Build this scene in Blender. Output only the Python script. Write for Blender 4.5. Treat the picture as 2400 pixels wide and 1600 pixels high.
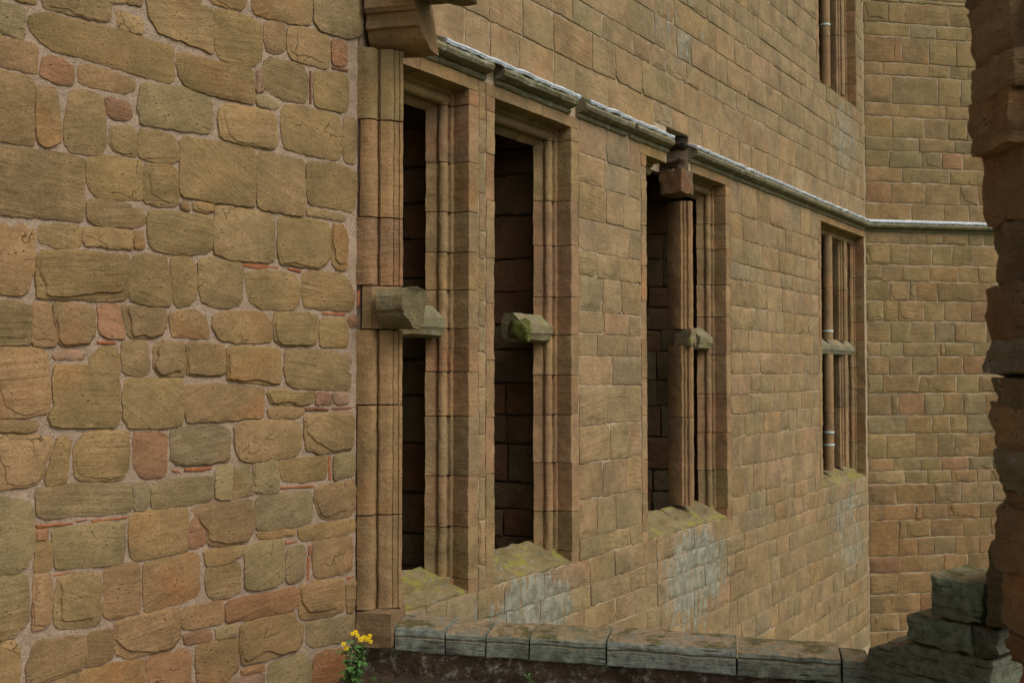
import bpy, bmesh, math, random
from mathutils import Vector, noise
# ------------------------------------------------------------------ camera, sky, sun, exposure
scene = bpy.context.scene
for o in list(bpy.data.objects):
    bpy.data.objects.remove(o)
R = math.radians
F_PX = 2333.0                      # focal length in photograph pixels (35 mm on a 36 mm frame)
PITCH = math.atan(72 / F_PX)
EYE = 1.75
cam_d = bpy.data.cameras.new('camera')
cam = bpy.data.objects.new('camera', cam_d)
scene.collection.objects.link(cam)
cam.location = (0, 0, EYE)
cam.rotation_euler = (math.pi / 2 + PITCH, 0, 0)
cam_d.sensor_fit = 'HORIZONTAL'
cam_d.sensor_width = 36
cam_d.lens = F_PX * 36 / 2400
cam_d.clip_end = 3000
cam_d.dof.use_dof = True
cam_d.dof.focus_distance = 7.0
cam_d.dof.aperture_fstop = 5.0
scene.camera = cam

SUN_EL, SUN_AZ = R(48), R(126)     # azimuth: clockwise from the view direction (+Y)
world = bpy.data.worlds.new('World')
scene.world = world
world.use_nodes = True
wn, wl = world.node_tree.nodes, world.node_tree.links
wn.clear()
sky = wn.new('ShaderNodeTexSky')
sky.sky_type = 'NISHITA'
sky.sun_disc = False
sky.sun_elevation = SUN_EL
sky.sun_rotation = SUN_AZ
sky.air_density = 1.0
sky.dust_density = 5.0
hs = wn.new('ShaderNodeHueSaturation')
hs.inputs['Saturation'].default_value = 0.18     # overcast: nearly white cloud light
bg = wn.new('ShaderNodeBackground')
bg.inputs['Strength'].default_value = 0.125
wo = wn.new('ShaderNodeOutputWorld')
wl.new(sky.outputs[0], hs.inputs['Color'])
wl.new(hs.outputs[0], bg.inputs['Color'])
wl.new(bg.outputs[0], wo.inputs['Surface'])

sun_d = bpy.data.lights.new('sun', 'SUN')
sun_d.energy = 1.25
sun_d.angle = R(36)
sun_d.color = (1.0, 0.955, 0.87)
sun = bpy.data.objects.new('sun', sun_d)
scene.collection.objects.link(sun)
sdir = Vector((math.sin(SUN_AZ) * math.cos(SUN_EL), math.cos(SUN_AZ) * math.cos(SUN_EL), math.sin(SUN_EL)))
sun.rotation_euler = (-sdir).to_track_quat('-Z', 'Y').to_euler()
sun.location = (8, -3, 12)

scene.view_settings.view_transform = 'Standard'
scene.view_settings.look = 'None'
scene.view_settings.gamma = 1
scene.view_settings.use_curve_mapping = False
scene.view_settings.exposure = -0.15
scene.cycles.max_bounces = 5
scene.cycles.diffuse_bounces = 3

# ------------------------------------------------------------------ helpers
rng = random.Random(7)
COL = scene.collection

def smooth(me, ang=40):
    me.polygons.foreach_set('use_smooth', [True] * len(me.polygons))
    me.set_sharp_from_angle(angle=R(ang))

def link(name, me, mat, parent=None, color=None, loc=None, ang=40):
    if mat is not None:
        me.materials.append(mat)
    if ang:
        smooth(me, ang)
    o = bpy.data.objects.new(name, me)
    COL.objects.link(o)
    if parent is not None:
        o.parent = parent
    if color is not None:
        o.color = color
    if loc is not None:
        o.location = loc
    return o

def tag(o, label=None, cat=None, group=None, kind=None):
    if label: o['label'] = label
    if cat: o['category'] = cat
    if group: o['group'] = group
    if kind: o['kind'] = kind
    return o

def pydata(name, v, f):
    me = bpy.data.meshes.new(name)
    me.from_pydata(v, [], f)
    return me

def empty(name, loc, rz=0):
    o = bpy.data.objects.new(name, None)
    o.empty_display_size = .2
    COL.objects.link(o)
    o.location = loc
    o.rotation_euler = (0, 0, rz)
    return o

def ray(px, py):
    cp, sp = math.cos(PITCH), math.sin(PITCH)
    a, b = (px - 1200) / F_PX, (800 - py) / F_PX
    return Vector((a, cp - b * sp, sp + b * cp))

def project(p):
    cp, sp = math.cos(PITCH), math.sin(PITCH)
    z = p[2] - EYE
    d = p[1] * cp + z * sp
    if d < .05: return (-9999, -9999)
    return (1200 + F_PX * p[0] / d, 800 - F_PX * (-p[1] * sp + z * cp) / d)

class Frame:
    """A wall: local x along it, local y into it, z = height above eye level + EYE."""
    def __init__(s, x, y, heading):
        t = R(heading)
        s.o = Vector((x, y, 0))
        s.u = Vector((math.sin(t), math.cos(t), 0))
        s.w = Vector((-math.cos(t), math.sin(t), 0))
        s.rz = math.pi / 2 - t
    def at(s, a, d, h):
        return s.o + s.u * a + s.w * d + Vector((0, 0, h + EYE))
    def hit(s, px, py, d=0.0):
        """wall coordinates (along, height above eye) of the point of the wall seen at a photograph pixel"""
        r = ray(px, py)
        c = Vector((0, 0, EYE))
        t = ((s.o + s.w * d - c).dot(s.w)) / r.dot(s.w)
        p = c + r * t
        return ((p - s.o).dot(s.u), p.z - EYE)
    def sx(s, px):
        return s.hit(px, 872)[0]

WA = Frame(-.887, 5.67, 42)
YB0 = 5.6
WB = Frame(.7137 * YB0 - 5.172, YB0, math.degrees(math.atan(.7137)))
YC = 5.172 / (.7137 - (2030 - 1200) / F_PX)
WC = Frame(.7137 * YC - 5.172, YC, 79.5)
WD = Frame(-.887, 5.67, 103.5)
sF = WD.sx(2035)
pF = WD.at(sF, 0, 0)
WF = Frame(pF.x, pF.y, 142)

# ------------------------------------------------------------------ materials
def new_mat(name):
    m = bpy.data.materials.new(name)
    m.use_nodes = True
    nt = m.node_tree
    b = nt.nodes['Principled BSDF']
    b.inputs['Roughness'].default_value = .9
    b.inputs['Specular IOR Level'].default_value = .18
    return m, nt, b

class NT:
    def __init__(s, nt): s.nt = nt
    def n(s, t, **k):
        x = s.nt.nodes.new(t)
        for a, b in k.items(): setattr(x, a, b)
        return x
    def l(s, a, b): s.nt.links.new(a, b)
    def noise(s, vec, scale, detail=5, rough=.55, dist=0):
        x = s.n('ShaderNodeTexNoise')
        x.inputs['Scale'].default_value = scale
        x.inputs['Detail'].default_value = detail
        x.inputs['Roughness'].default_value = rough
        x.inputs['Distortion'].default_value = dist
        s.l(vec, x.inputs['Vector'])
        return x.outputs['Fac']
    def rng(s, v, a, b, c, d, clamp=True):
        x = s.n('ShaderNodeMapRange')
        x.clamp = clamp
        s.l(v, x.inputs[0])
        for i, q in enumerate((a, b, c, d)):
            if hasattr(q, 'links'): s.l(q, x.inputs[i + 1])
            else: x.inputs[i + 1].default_value = q
        return x.outputs[0]
    def math(s, op, a, b=None):
        x = s.n('ShaderNodeMath', operation=op)
        for i, q in enumerate((a, b)):
            if q is None: continue
            if hasattr(q, 'links'): s.l(q, x.inputs[i])
            else: x.inputs[i].default_value = q
        return x.outputs[0]
    def mix(s, fac, a, b, mode='MIX'):
        x = s.n('ShaderNodeMix', data_type='RGBA', blend_type=mode)
        ins = [i for i in x.inputs if i.enabled]
        for i, q in zip((x.inputs[0], x.inputs[6], x.inputs[7]), (fac, a, b)):
            if hasattr(q, 'links'): s.l(q, i)
            elif isinstance(q, (int, float)): i.default_value = q
            else: i.default_value = (*q[:3], 1)
        return x.outputs[2]
    def vmath(s, op, a, b):
        x = s.n('ShaderNodeVectorMath', operation=op)
        for i, q in enumerate((a, b)):
            if hasattr(q, 'links'): s.l(q, x.inputs[i])
            else: x.inputs[i].default_value = q
        return x.outputs[0]
    def bump(s, h, strength, dist, prev=None):
        x = s.n('ShaderNodeBump')
        x.inputs['Strength'].default_value = strength
        x.inputs['Distance'].default_value = dist
        s.l(h, x.inputs['Height'])
        if prev is not None: s.l(prev, x.inputs['Normal'])
        return x.outputs[0]

def stone_mat(name, strata=1.0, grain=1.0, tilt=.5, red=.5, streak=False, scale=1.0, yellow=0.0, crack=0.0, wall=False):
    """sandstone: the stone's own colour comes from Object Info colour, its alpha is how much grey lichen it carries"""
    m, nt, b = new_mat(name)
    t = NT(nt)
    oi = t.n('ShaderNodeObjectInfo')
    tc = t.n('ShaderNodeTexCoord')
    off = t.vmath('SCALE', (1, 1, 1), (0, 0, 0))
    vm = off.node
    vm.inputs[0].default_value = (31.7, 17.3, 23.9)
    t.l(oi.outputs['Random'], vm.inputs['Scale'])
    p = t.vmath('ADD', tc.outputs['Object'], off)
    rot = t.n('ShaderNodeVectorRotate', rotation_type='Y_AXIS')
    t.l(tc.outputs['Object'], rot.inputs['Vector'])
    ang = t.math('MULTIPLY', t.math('SUBTRACT', t.math('FRACT', t.math('MULTIPLY', oi.outputs['Random'], 17.31)), .5), tilt)
    t.l(ang, rot.inputs['Angle'])
    q = t.vmath('ADD', t.vmath('MULTIPLY', rot.outputs[0], (3.0 * scale, 3.0 * scale, 42 * scale)), off)
    big = t.noise(p, 3.2 * scale, 2)
    mid = t.noise(p, 13 * scale, 4, .62)
    fine = t.noise(p, 95 * scale, 2, .7)
    st = t.noise(q, 1.0, 3, .6, .5)
    c = oi.outputs['Color']
    c = t.mix(t.rng(big, .35, .68, 0, 1), t.mix(1, c, (.80, .80, .80), 'MULTIPLY'), t.mix(1, c, (1.16, 1.13, 1.08), 'MULTIPLY'))
    redm = t.rng(t.noise(p, 2.1 * scale, 3), .56, .72, 0, red)
    c = t.mix(redm, c, t.mix(1, c, (1.22, .82, .62), 'MULTIPLY'))
    c = t.mix(t.rng(mid, .38, .62, .55, 0), c, t.mix(1, c, (.66, .68, .62), 'MULTIPLY'))
    c = t.mix(t.rng(st, .35, .6, .5 * min(1, strata), 0), c, t.mix(1, c, (.78, .74, .66), 'MULTIPLY'))
    c = t.mix(t.rng(fine, .3, .7, 0, 1), t.mix(1, c, (.80, .80, .80), 'MULTIPLY'), t.mix(1, c, (1.2, 1.2, 1.2), 'MULTIPLY'))
    pit = t.n('ShaderNodeTexVoronoi')
    pit.inputs['Scale'].default_value = 30 * scale
    t.l(t.vmath('MULTIPLY', p, (1.0, 1.0, 1.7)), pit.inputs['Vector'])
    pits = t.math('MULTIPLY', t.rng(pit.outputs['Distance'], .05, .24, 1, 0), t.rng(mid, .49, .62, 0, 1))
    c = t.mix(t.math('MULTIPLY', pits, .75), c, t.mix(1, c, (.34, .32, .30), 'MULTIPLY'))
    ck = None
    if crack:
        cv = t.n('ShaderNodeTexVoronoi', feature='DISTANCE_TO_EDGE')
        cv.inputs['Scale'].default_value = 4.6
        wob = t.n('ShaderNodeTexNoise'); wob.inputs['Scale'].default_value = 9; wob.inputs['Detail'].default_value = 2
        t.l(p, wob.inputs['Vector'])
        t.l(t.vmath('ADD', p, t.vmath('MULTIPLY', wob.outputs['Color'], (.16, .16, .16))), cv.inputs['Vector'])
        ck = t.math('MULTIPLY', t.rng(cv.outputs['Distance'], .002, .010, 1, 0), t.rng(big, .60, .66, 0, crack))
        c = t.mix(t.math('MULTIPLY', ck, .5), c, t.mix(1, c, (.35, .32, .3), 'MULTIPLY'))
    if wall:                                 # damp and rain streaks that run on from block to block
        gp = t.n('ShaderNodeNewGeometry').outputs['Position']
        wz = t.noise(t.vmath('MULTIPLY', gp, (1.5, 1.5, .45)), 1, 4, .6)
        c = t.mix(t.rng(wz, .38, .62, .5, 0), c, t.mix(1, c, (.80, .82, .80), 'MULTIPLY'))
        ws = t.noise(t.vmath('MULTIPLY', gp, (9, 9, .8)), 1, 4, .6)
        c = t.mix(t.rng(ws, .52, .70, 0, .45), c, t.mix(1, c, (.82, .84, .82), 'MULTIPLY'))
    # lichen
    if streak:
        lp = t.vmath('MULTIPLY', gp if wall else p, (24, 24, 4))
        ln = t.noise(lp, 1, 6, .65)
    else:
        ln = t.noise(p, 17 * scale, 7, .72)
    amt = oi.outputs['Alpha']
    if wall:
        for (cx, cy, cz, rx, rz, k) in STAINS:
            dv = t.vmath('MULTIPLY', t.vmath('SUBTRACT', gp, (cx, cy, cz)), (1 / rx, 1 / rx, 1 / rz))
            ln_ = t.n('ShaderNodeVectorMath', operation='LENGTH')
            t.l(dv, ln_.inputs[0])
            amt = t.math('ADD', amt, t.rng(ln_.outputs['Value'], .35, 1.0, k, 0))
    thr = t.rng(amt, 0, 1, .74, .33)
    lic = t.rng(t.math('SUBTRACT', ln, thr), 0, .09, 0, .88)
    lcol = t.mix(t.rng(mid, .4, .6, 0, 1), (.20, .20, .145), (.345, .33, .255))
    c = t.mix(lic, c, lcol)
    if yellow > 0:
        yn = t.noise(p, 6.5, 5, .6)
        yl = t.rng(yn, .74 - yellow * .2, .78 - yellow * .2, 0, .8)
        c = t.mix(yl, c, (.27, .245, .05))
    nt.links.new(c, b.inputs['Base Color'])
    h = t.math('ADD', t.math('MULTIPLY', st, .62 * strata), t.math('MULTIPLY', mid, 1.0))
    h = t.math('SUBTRACT', h, t.math('MULTIPLY', pits, .55 * grain))
    h = t.math('ADD', h, t.math('MULTIPLY', lic, .12))
    if ck is not None: h = t.math('SUBTRACT', h, t.math('MULTIPLY', ck, .9))
    n1 = t.bump(h, 1.0, .012 / scale)
    n2 = t.bump(fine, .6 * grain, .0035, n1)
    nt.links.new(n2, b.inputs['Normal'])
    return m

def mortar_mat(name, col, col2, rough=1.0):
    m, nt, b = new_mat(name)
    t = NT(nt)
    tc = t.n('ShaderNodeTexCoord')
    p = tc.outputs['Object']
    a = t.noise(p, 120, 5, .75)
    g = t.noise(p, 9, 5, .6)
    c = t.mix(t.rng(g, .35, .65, 0, 1), col2, col)
    c = t.mix(t.rng(a, .40, .52, .65, 0), c, [q * .40 for q in col2])
    c = t.mix(t.rng(a, .6, .72, 0, .5), c, [min(1, q * 1.35) for q in col])
    nt.links.new(c, b.inputs['Base Color'])
    n = t.bump(t.math('ADD', a, t.math('MULTIPLY', g, 1.5)), .8 * rough, .009)
    nt.links.new(n, b.inputs['Normal'])
    return m

def simple_mat(name, c1, c2, scale=30, bump=.3, rough=.85, dist=.004, detail=5):
    m, nt, b = new_mat(name)
    t = NT(nt)
    p = t.n('ShaderNodeTexCoord').outputs['Object']
    a = t.noise(p, scale, detail, .65)
    c = t.mix(t.rng(a, .35, .65, 0, 1), c1, c2)
    nt.links.new(c, b.inputs['Base Color'])
    b.inputs['Roughness'].default_value = rough
    if bump:
        nt.links.new(t.bump(a, bump, dist), b.inputs['Normal'])
    return m

def _st(px, h, rx, rz, k):
    q = WB.at(WB.sx(px), 0, h)
    return (q.x, q.y, q.z, rx, rz, k)
STAINS = [_st(1245, -1.85, .85, .6, 1.0), _st(1625, -1.95, 1.1, .8, .85), _st(1985, -2.1, 1.1, 1.1, .6), _st(1575, 3.4, 1.1, .8, .42), _st(1985, 3.2, .9, .8, .5)]
M_RUB = stone_mat('sandstone_rubble', .6, 1.0, 1.0, .6, crack=.9)
M_RUBT = stone_mat('sandstone_tooled', 1.05, .8, .35, .4)
M_RUBD = stone_mat('sandstone_diagonal', .75, .8, 2.6, .3, crack=.6)
M_ASH = stone_mat('sandstone_ashlar', .45, .8, .4, .3, streak=True, yellow=.14, crack=.25, wall=True)
M_ASHT = stone_mat('sandstone_ashlar_bedded', 1.1, .8, .3, .25, streak=True, wall=True)
M_DRS = stone_mat('sandstone_dressed', .5, .8, .15, .45, yellow=.05)
M_STUB = stone_mat('sandstone_transom', .7, 1.1, .2, .4, yellow=.42)
M_LIC = stone_mat('lichened_stone', .8, 1.2, .1, .2)
M_COPE = None
M_SILL = stone_mat('sandstone_sill', .8, 1.2, .3, .4, yellow=.98)
M_ROUGH = stone_mat('rough_core', 1.2, 1.6, 1.5, .8)
M_MORT = mortar_mat('pink_lime_mortar', (.50, .365, .255), (.42, .30, .205))
M_MORTB = mortar_mat('tan_lime_mortar', (.56, .43, .285), (.46, .345, .22), .6)
M_INNER = mortar_mat('shaded_inner_core', (.10, .07, .042), (.07, .05, .032))  # albedo lowered so the rooms' shade is partly in the colour
M_BRICK = simple_mat('orange_tile', (.42, .155, .06), (.27, .10, .045), 45, .6)
M_LEAD = simple_mat('weathered_lead', (.78, .82, .86), (.42, .47, .52), 30, .8, .5, .012)
M_SOIL = simple_mat('dark_soil', (.045, .032, .02), (.085, .055, .034), 25, .9, .95, .02)
M_GRASS = simple_mat('grass', (.05, .09, .02), (.09, .13, .04), 3, .5)
M_FLOOR = simple_mat('gravel_floor', (.16, .125, .085), (.22, .18, .12), 40, .8)
M_MOSS = simple_mat('moss', (.075, .085, .02), (.15, .15, .04), 55, .9, .95, .012)
M_LEAF = simple_mat('leaf', (.075, .19, .045), (.14, .27, .07), 40, .2, .6)
M_STEM = simple_mat('stem', (.09, .12, .04), (.12, .10, .05), 40, 0)
M_PETAL = simple_mat('petal', (.85, .62, .01), (.80, .50, .01), 60, 0, .6)
M_TIE = simple_mat('pale_clamp', (.62, .74, .70), (.5, .62, .6), 40, 0, .5)

def cope_mat():
    """sill coping: worn brown sandstone on top, grey-green crustose lichen with dark wet seams on the upright face"""
    m, nt, b = new_mat('lichened_coping')
    t = NT(nt)
    p = t.n('ShaderNodeTexCoord').outputs['Object']
    oi = t.n('ShaderNodeObjectInfo')
    p = t.vmath('ADD', p, t.vmath('MULTIPLY', oi.outputs['Location'], (1.7, 1.7, 1.7)))
    a = t.noise(p, 26, 6, .7)
    c = t.noise(p, 7, 4, .6)
    g = t.n('ShaderNodeNewGeometry')
    sep = t.n('ShaderNodeSeparateXYZ'); t.l(g.outputs['True Normal'], sep.inputs[0])
    top = t.mix(t.rng(a, .38, .62, 0, 1), (.21, .148, .082), (.39, .28, .16))
    top = t.mix(t.rng(c, .50, .58, 0, .8), top, t.mix(t.rng(a, .4, .6, 0, 1), (.045, .04, .012), (.13, .115, .03)))
    top = t.mix(t.rng(t.noise(p, 11, 6, .7), .54, .60, 0, .8), top, (.22, .22, .17))
    face = t.mix(t.rng(a, .36, .64, 0, 1), (.165, .175, .135), (.36, .375, .30))
    sv = t.vmath('MULTIPLY', p, (5, 5, 75))
    s = t.noise(sv, 1, 5, .6)
    face = t.mix(t.math('MULTIPLY', t.rng(s, .36, .46, 1, 0), t.rng(c, .40, .56, 0, .95)), face, (.035, .031, .022))
    k = t.rng(t.math('ADD', sep.outputs[2], t.math('MULTIPLY', t.math('SUBTRACT', a, .5), 1.0)), .62, .95, 0, 1)
    nt.links.new(t.mix(1, t.mix(k, face, top), oi.outputs['Color'], 'MULTIPLY'), b.inputs['Base Color'])
    h = t.math('ADD', a, t.math('MULTIPLY', s, .7))
    nt.links.new(t.bump(h, .8, .008), b.inputs['Normal'])
    return m
M_COPE = cope_mat()

# ------------------------------------------------------------------ stone builders
def dens(poly, step):
    out = []
    n = len(poly)
    for i in range(n):
        a, b = poly[i], poly[(i + 1) % n]
        L = math.hypot(b[0] - a[0], b[1] - a[1])
        k = max(1, int(round(L / step)))
        for j in range(k):
            t = j / k
            out.append((a[0] + (b[0] - a[0]) * t, a[1] + (b[1] - a[1]) * t))
    return out

def chaikin(p, q=.25):
    out = []
    n = len(p)
    for i in range(n):
        a, b = p[i], p[(i + 1) % n]
        out.append((a[0] * (1 - q) + b[0] * q, a[1] * (1 - q) + b[1] * q))
        out.append((a[0] * q + b[0] * (1 - q), a[1] * q + b[1] * (1 - q)))
    return out

def area(p):
    return .5 * sum(p[i][0] * p[(i + 1) % len(p)][1] - p[(i + 1) % len(p)][0] * p[i][1] for i in range(len(p)))

def offset(p, amt):
    n = len(p)
    out = []
    for i in range(n):
        a, b, c = p[i - 1], p[i], p[(i + 1) % n]
        nx, ny = -(c[1] - a[1]), c[0] - a[0]
        L = math.hypot(nx, ny) or 1
        k = amt[i] if isinstance(amt, list) else amt
        out.append((b[0] + nx / L * k, b[1] + ny / L * k))
    return out

def stone_geo(poly, proud, back=.045, bev=.012, step=.03, jit=.003, rounds=1, spall=0.0, bulge=.004, seed=0, tilt=0.0, grow=0.0):
    """closed stone: outline poly (x, z) around its own centre; front towards -y"""
    r = random.Random(seed)
    if area(poly) < 0: poly = poly[::-1]
    p = poly
    for _ in range(rounds): p = chaikin(p, .10)
    if grow: p = offset(p, -grow)
    p = dens(p, step)
    # drop points that crowd each other
    q = [p[0]]
    for a in p[1:]:
        if math.hypot(a[0] - q[-1][0], a[1] - q[-1][1]) > step * .35: q.append(a)
    p = q
    so = Vector((r.uniform(0, 90), r.uniform(0, 90), seed % 97))
    p = offset(p, [jit * (2.2 * noise.noise(Vector((a[0], a[1], 0)) * 24 + so) + 1.1 * noise.noise(Vector((a[0], a[1], 7)) * 75 + so)) for a in p])
    n = len(p)
    size = math.sqrt(abs(area(p)))
    bev = min(bev, size * .14)
    cx = sum(a[0] for a in p) / n; cz = sum(a[1] for a in p) / n
    tx, tz = r.uniform(-tilt, tilt), r.uniform(-tilt * .2, tilt * 2.2)
    def dep(a, y):
        return y + (a[0] - cx) * tx + (a[1] - cz) * tz
    bl = [bev * (1 + .6 * noise.noise(Vector((a[0], a[1], 3)) * 16 + so)) for a in p]
    rings = [(p, back), (p, -proud * .6), (offset(p, [k * .3 for k in bl]), -proud * .88), (offset(p, bl), -proud)]
    last = rings[-1][0]
    top = -proud
    if spall > 0:
        k = []
        for i, a in enumerate(last):
            t = noise.noise(Vector((a[0], a[1], 9)) * (1.1 / max(size, .05)) + so) * 1.5 + .28
            k.append(max(.02, min(.42, t * .42)))
        e = spall
        p2 = [(a[0] + (cx - a[0]) * kk, a[1] + (cz - a[1]) * kk) for a, kk in zip(last, k)]
        p3 = [(a[0] + (cx - a[0]) * .045, a[1] + (cz - a[1]) * .045) for a in p2]
        rings.append((p2, top - e * .15))
        rings.append((p3, top - e))
        top -= e
        last = p3
    p4 = [(a[0] + (cx - a[0]) * .42, a[1] + (cz - a[1]) * .42) for a in last]
    rings.append((p4, top - bulge))
    v, f = [], []
    for ring, y in rings:
        for a in ring:
            w = 0 if ring is p and y == back else .35 * bulge * noise.noise(Vector((a[0], a[1], y * 9)) * 22 + so)
            v.append((a[0], dep(a, y) + w, a[1]))
    for k in range(len(rings) - 1):
        for i in range(n):
            j = (i + 1) % n
            f.append((k * n + i, k * n + j, (k + 1) * n + j, (k + 1) * n + i))
    # cap: zipper the last ring
    base = (len(rings) - 1) * n
    c = len(v)
    v.append((cx, dep((cx, cz), top - bulge * 1.2), cz))
    for i in range(n):
        f.append((base + i, base + (i + 1) % n, c))
    return v, f

def centre(poly):
    n = len(poly)
    cx = (min(a[0] for a in poly) + max(a[0] for a in poly)) / 2
    cz = (min(a[1] for a in poly) + max(a[1] for a in poly)) / 2
    return cx, cz

class Pool:
    """gathers geometry for one joined mesh"""
    def __init__(s): s.v, s.f = [], []
    def add(s, v, f, loc=(0, 0, 0)):
        k = len(s.v)
        s.v += [(a[0] + loc[0], a[1] + loc[1], a[2] + loc[2]) for a in v]
        s.f += [tuple(i + k for i in q) for q in f]
    def box(s, x0, x1, y0, y1, z0, z1):
        s.add([(x0, y0, z0), (x1, y0, z0), (x1, y1, z0), (x0, y1, z0), (x0, y0, z1), (x1, y0, z1), (x1, y1, z1), (x0, y1, z1)],
              [(0, 3, 2, 1), (4, 5, 6, 7), (0, 1, 5, 4), (1, 2, 6, 5), (2, 3, 7, 6), (3, 0, 4, 7)])
    def mesh(s, name): return pydata(name, s.v, s.f)

def extrude_profile(prof, x0, x1, axis='x', jit=0.0, seg=1, seed=0, cap=True, skew0=0, skew1=0):
    """closed profile [(y, z)...] swept along x, or [(x, y)...] swept along z"""
    so = Vector((seed * 3.7, seed * 1.3, 5))
    v, f = [], []
    n = len(prof)
    for k in range(seg + 1):
        t = x0 + (x1 - x0) * k / seg
        for i, (a, b) in enumerate(prof):
            if jit:
                w = Vector((a, b, t)) * 11 + so
                da, db = jit * noise.noise(w), jit * noise.noise(w + Vector((40, 0, 0)))
            else: da = db = 0
            v.append((t, a + da, b + db) if axis == 'x' else (a + da, b + db, t))
    for k in range(seg):
        for i in range(n):
            j = (i + 1) % n
            f.append((k * n + i, k * n + j, (k + 1) * n + j, (k + 1) * n + i))
    if cap:
        f.append(tuple(range(n))[::-1])
        f.append(tuple(range(seg * n, seg * n + n)))
    me = pydata('m', v, f)
    bm = bmesh.new(); bm.from_mesh(me)
    bmesh.ops.recalc_face_normals(bm, faces=bm.faces)
    bm.to_mesh(me); bm.free()
    return me

def vary(c, r, a=.08, alpha=None):
    k = 1 + r.uniform(-a, a)
    return (c[0] * k * (1 + r.uniform(-.03, .03)), c[1] * k, c[2] * k * (1 + r.uniform(-.06, .06)), c[3] if alpha is None else alpha)
# ------------------------------------------------------------------ ground and floor
def slab(name, pts, z0, z1, mat):
    n = len(pts)
    v = [(x, y, z0) for x, y in pts] + [(x, y, z1) for x, y in pts]
    f = [tuple(range(n))[::-1], tuple(range(n, 2 * n))] + [(i, (i + 1) % n, n + (i + 1) % n, n + i) for i in range(n)]
    me = pydata(name, v, f)
    bm = bmesh.new(); bm.from_mesh(me); bmesh.ops.recalc_face_normals(bm, faces=bm.faces); bm.to_mesh(me); bm.free()
    return link(name, me, mat, ang=0)
g = link('ground', pydata('ground', [(-900, -900, -3.2), (900, -900, -3.2), (900, 900, -3.2), (-900, 900, -3.2)], [(0, 1, 2, 3)]), M_GRASS, ang=0)
tag(g, kind='structure')
fa, fd, ff = WA.at(-4.2, .1, 0), WD.at(sF, .28, 0), WF.at(1.9, .2, 0)
fl = slab('floor', [(fa.x, fa.y), (WA.at(0, .1, 0).x, WA.at(0, .1, 0).y), (fd.x, fd.y), (ff.x, ff.y), (3.6, -5), (-4.4, -5)], -3.1, 0.0, M_FLOOR)
tag(fl, kind='structure')

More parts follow.
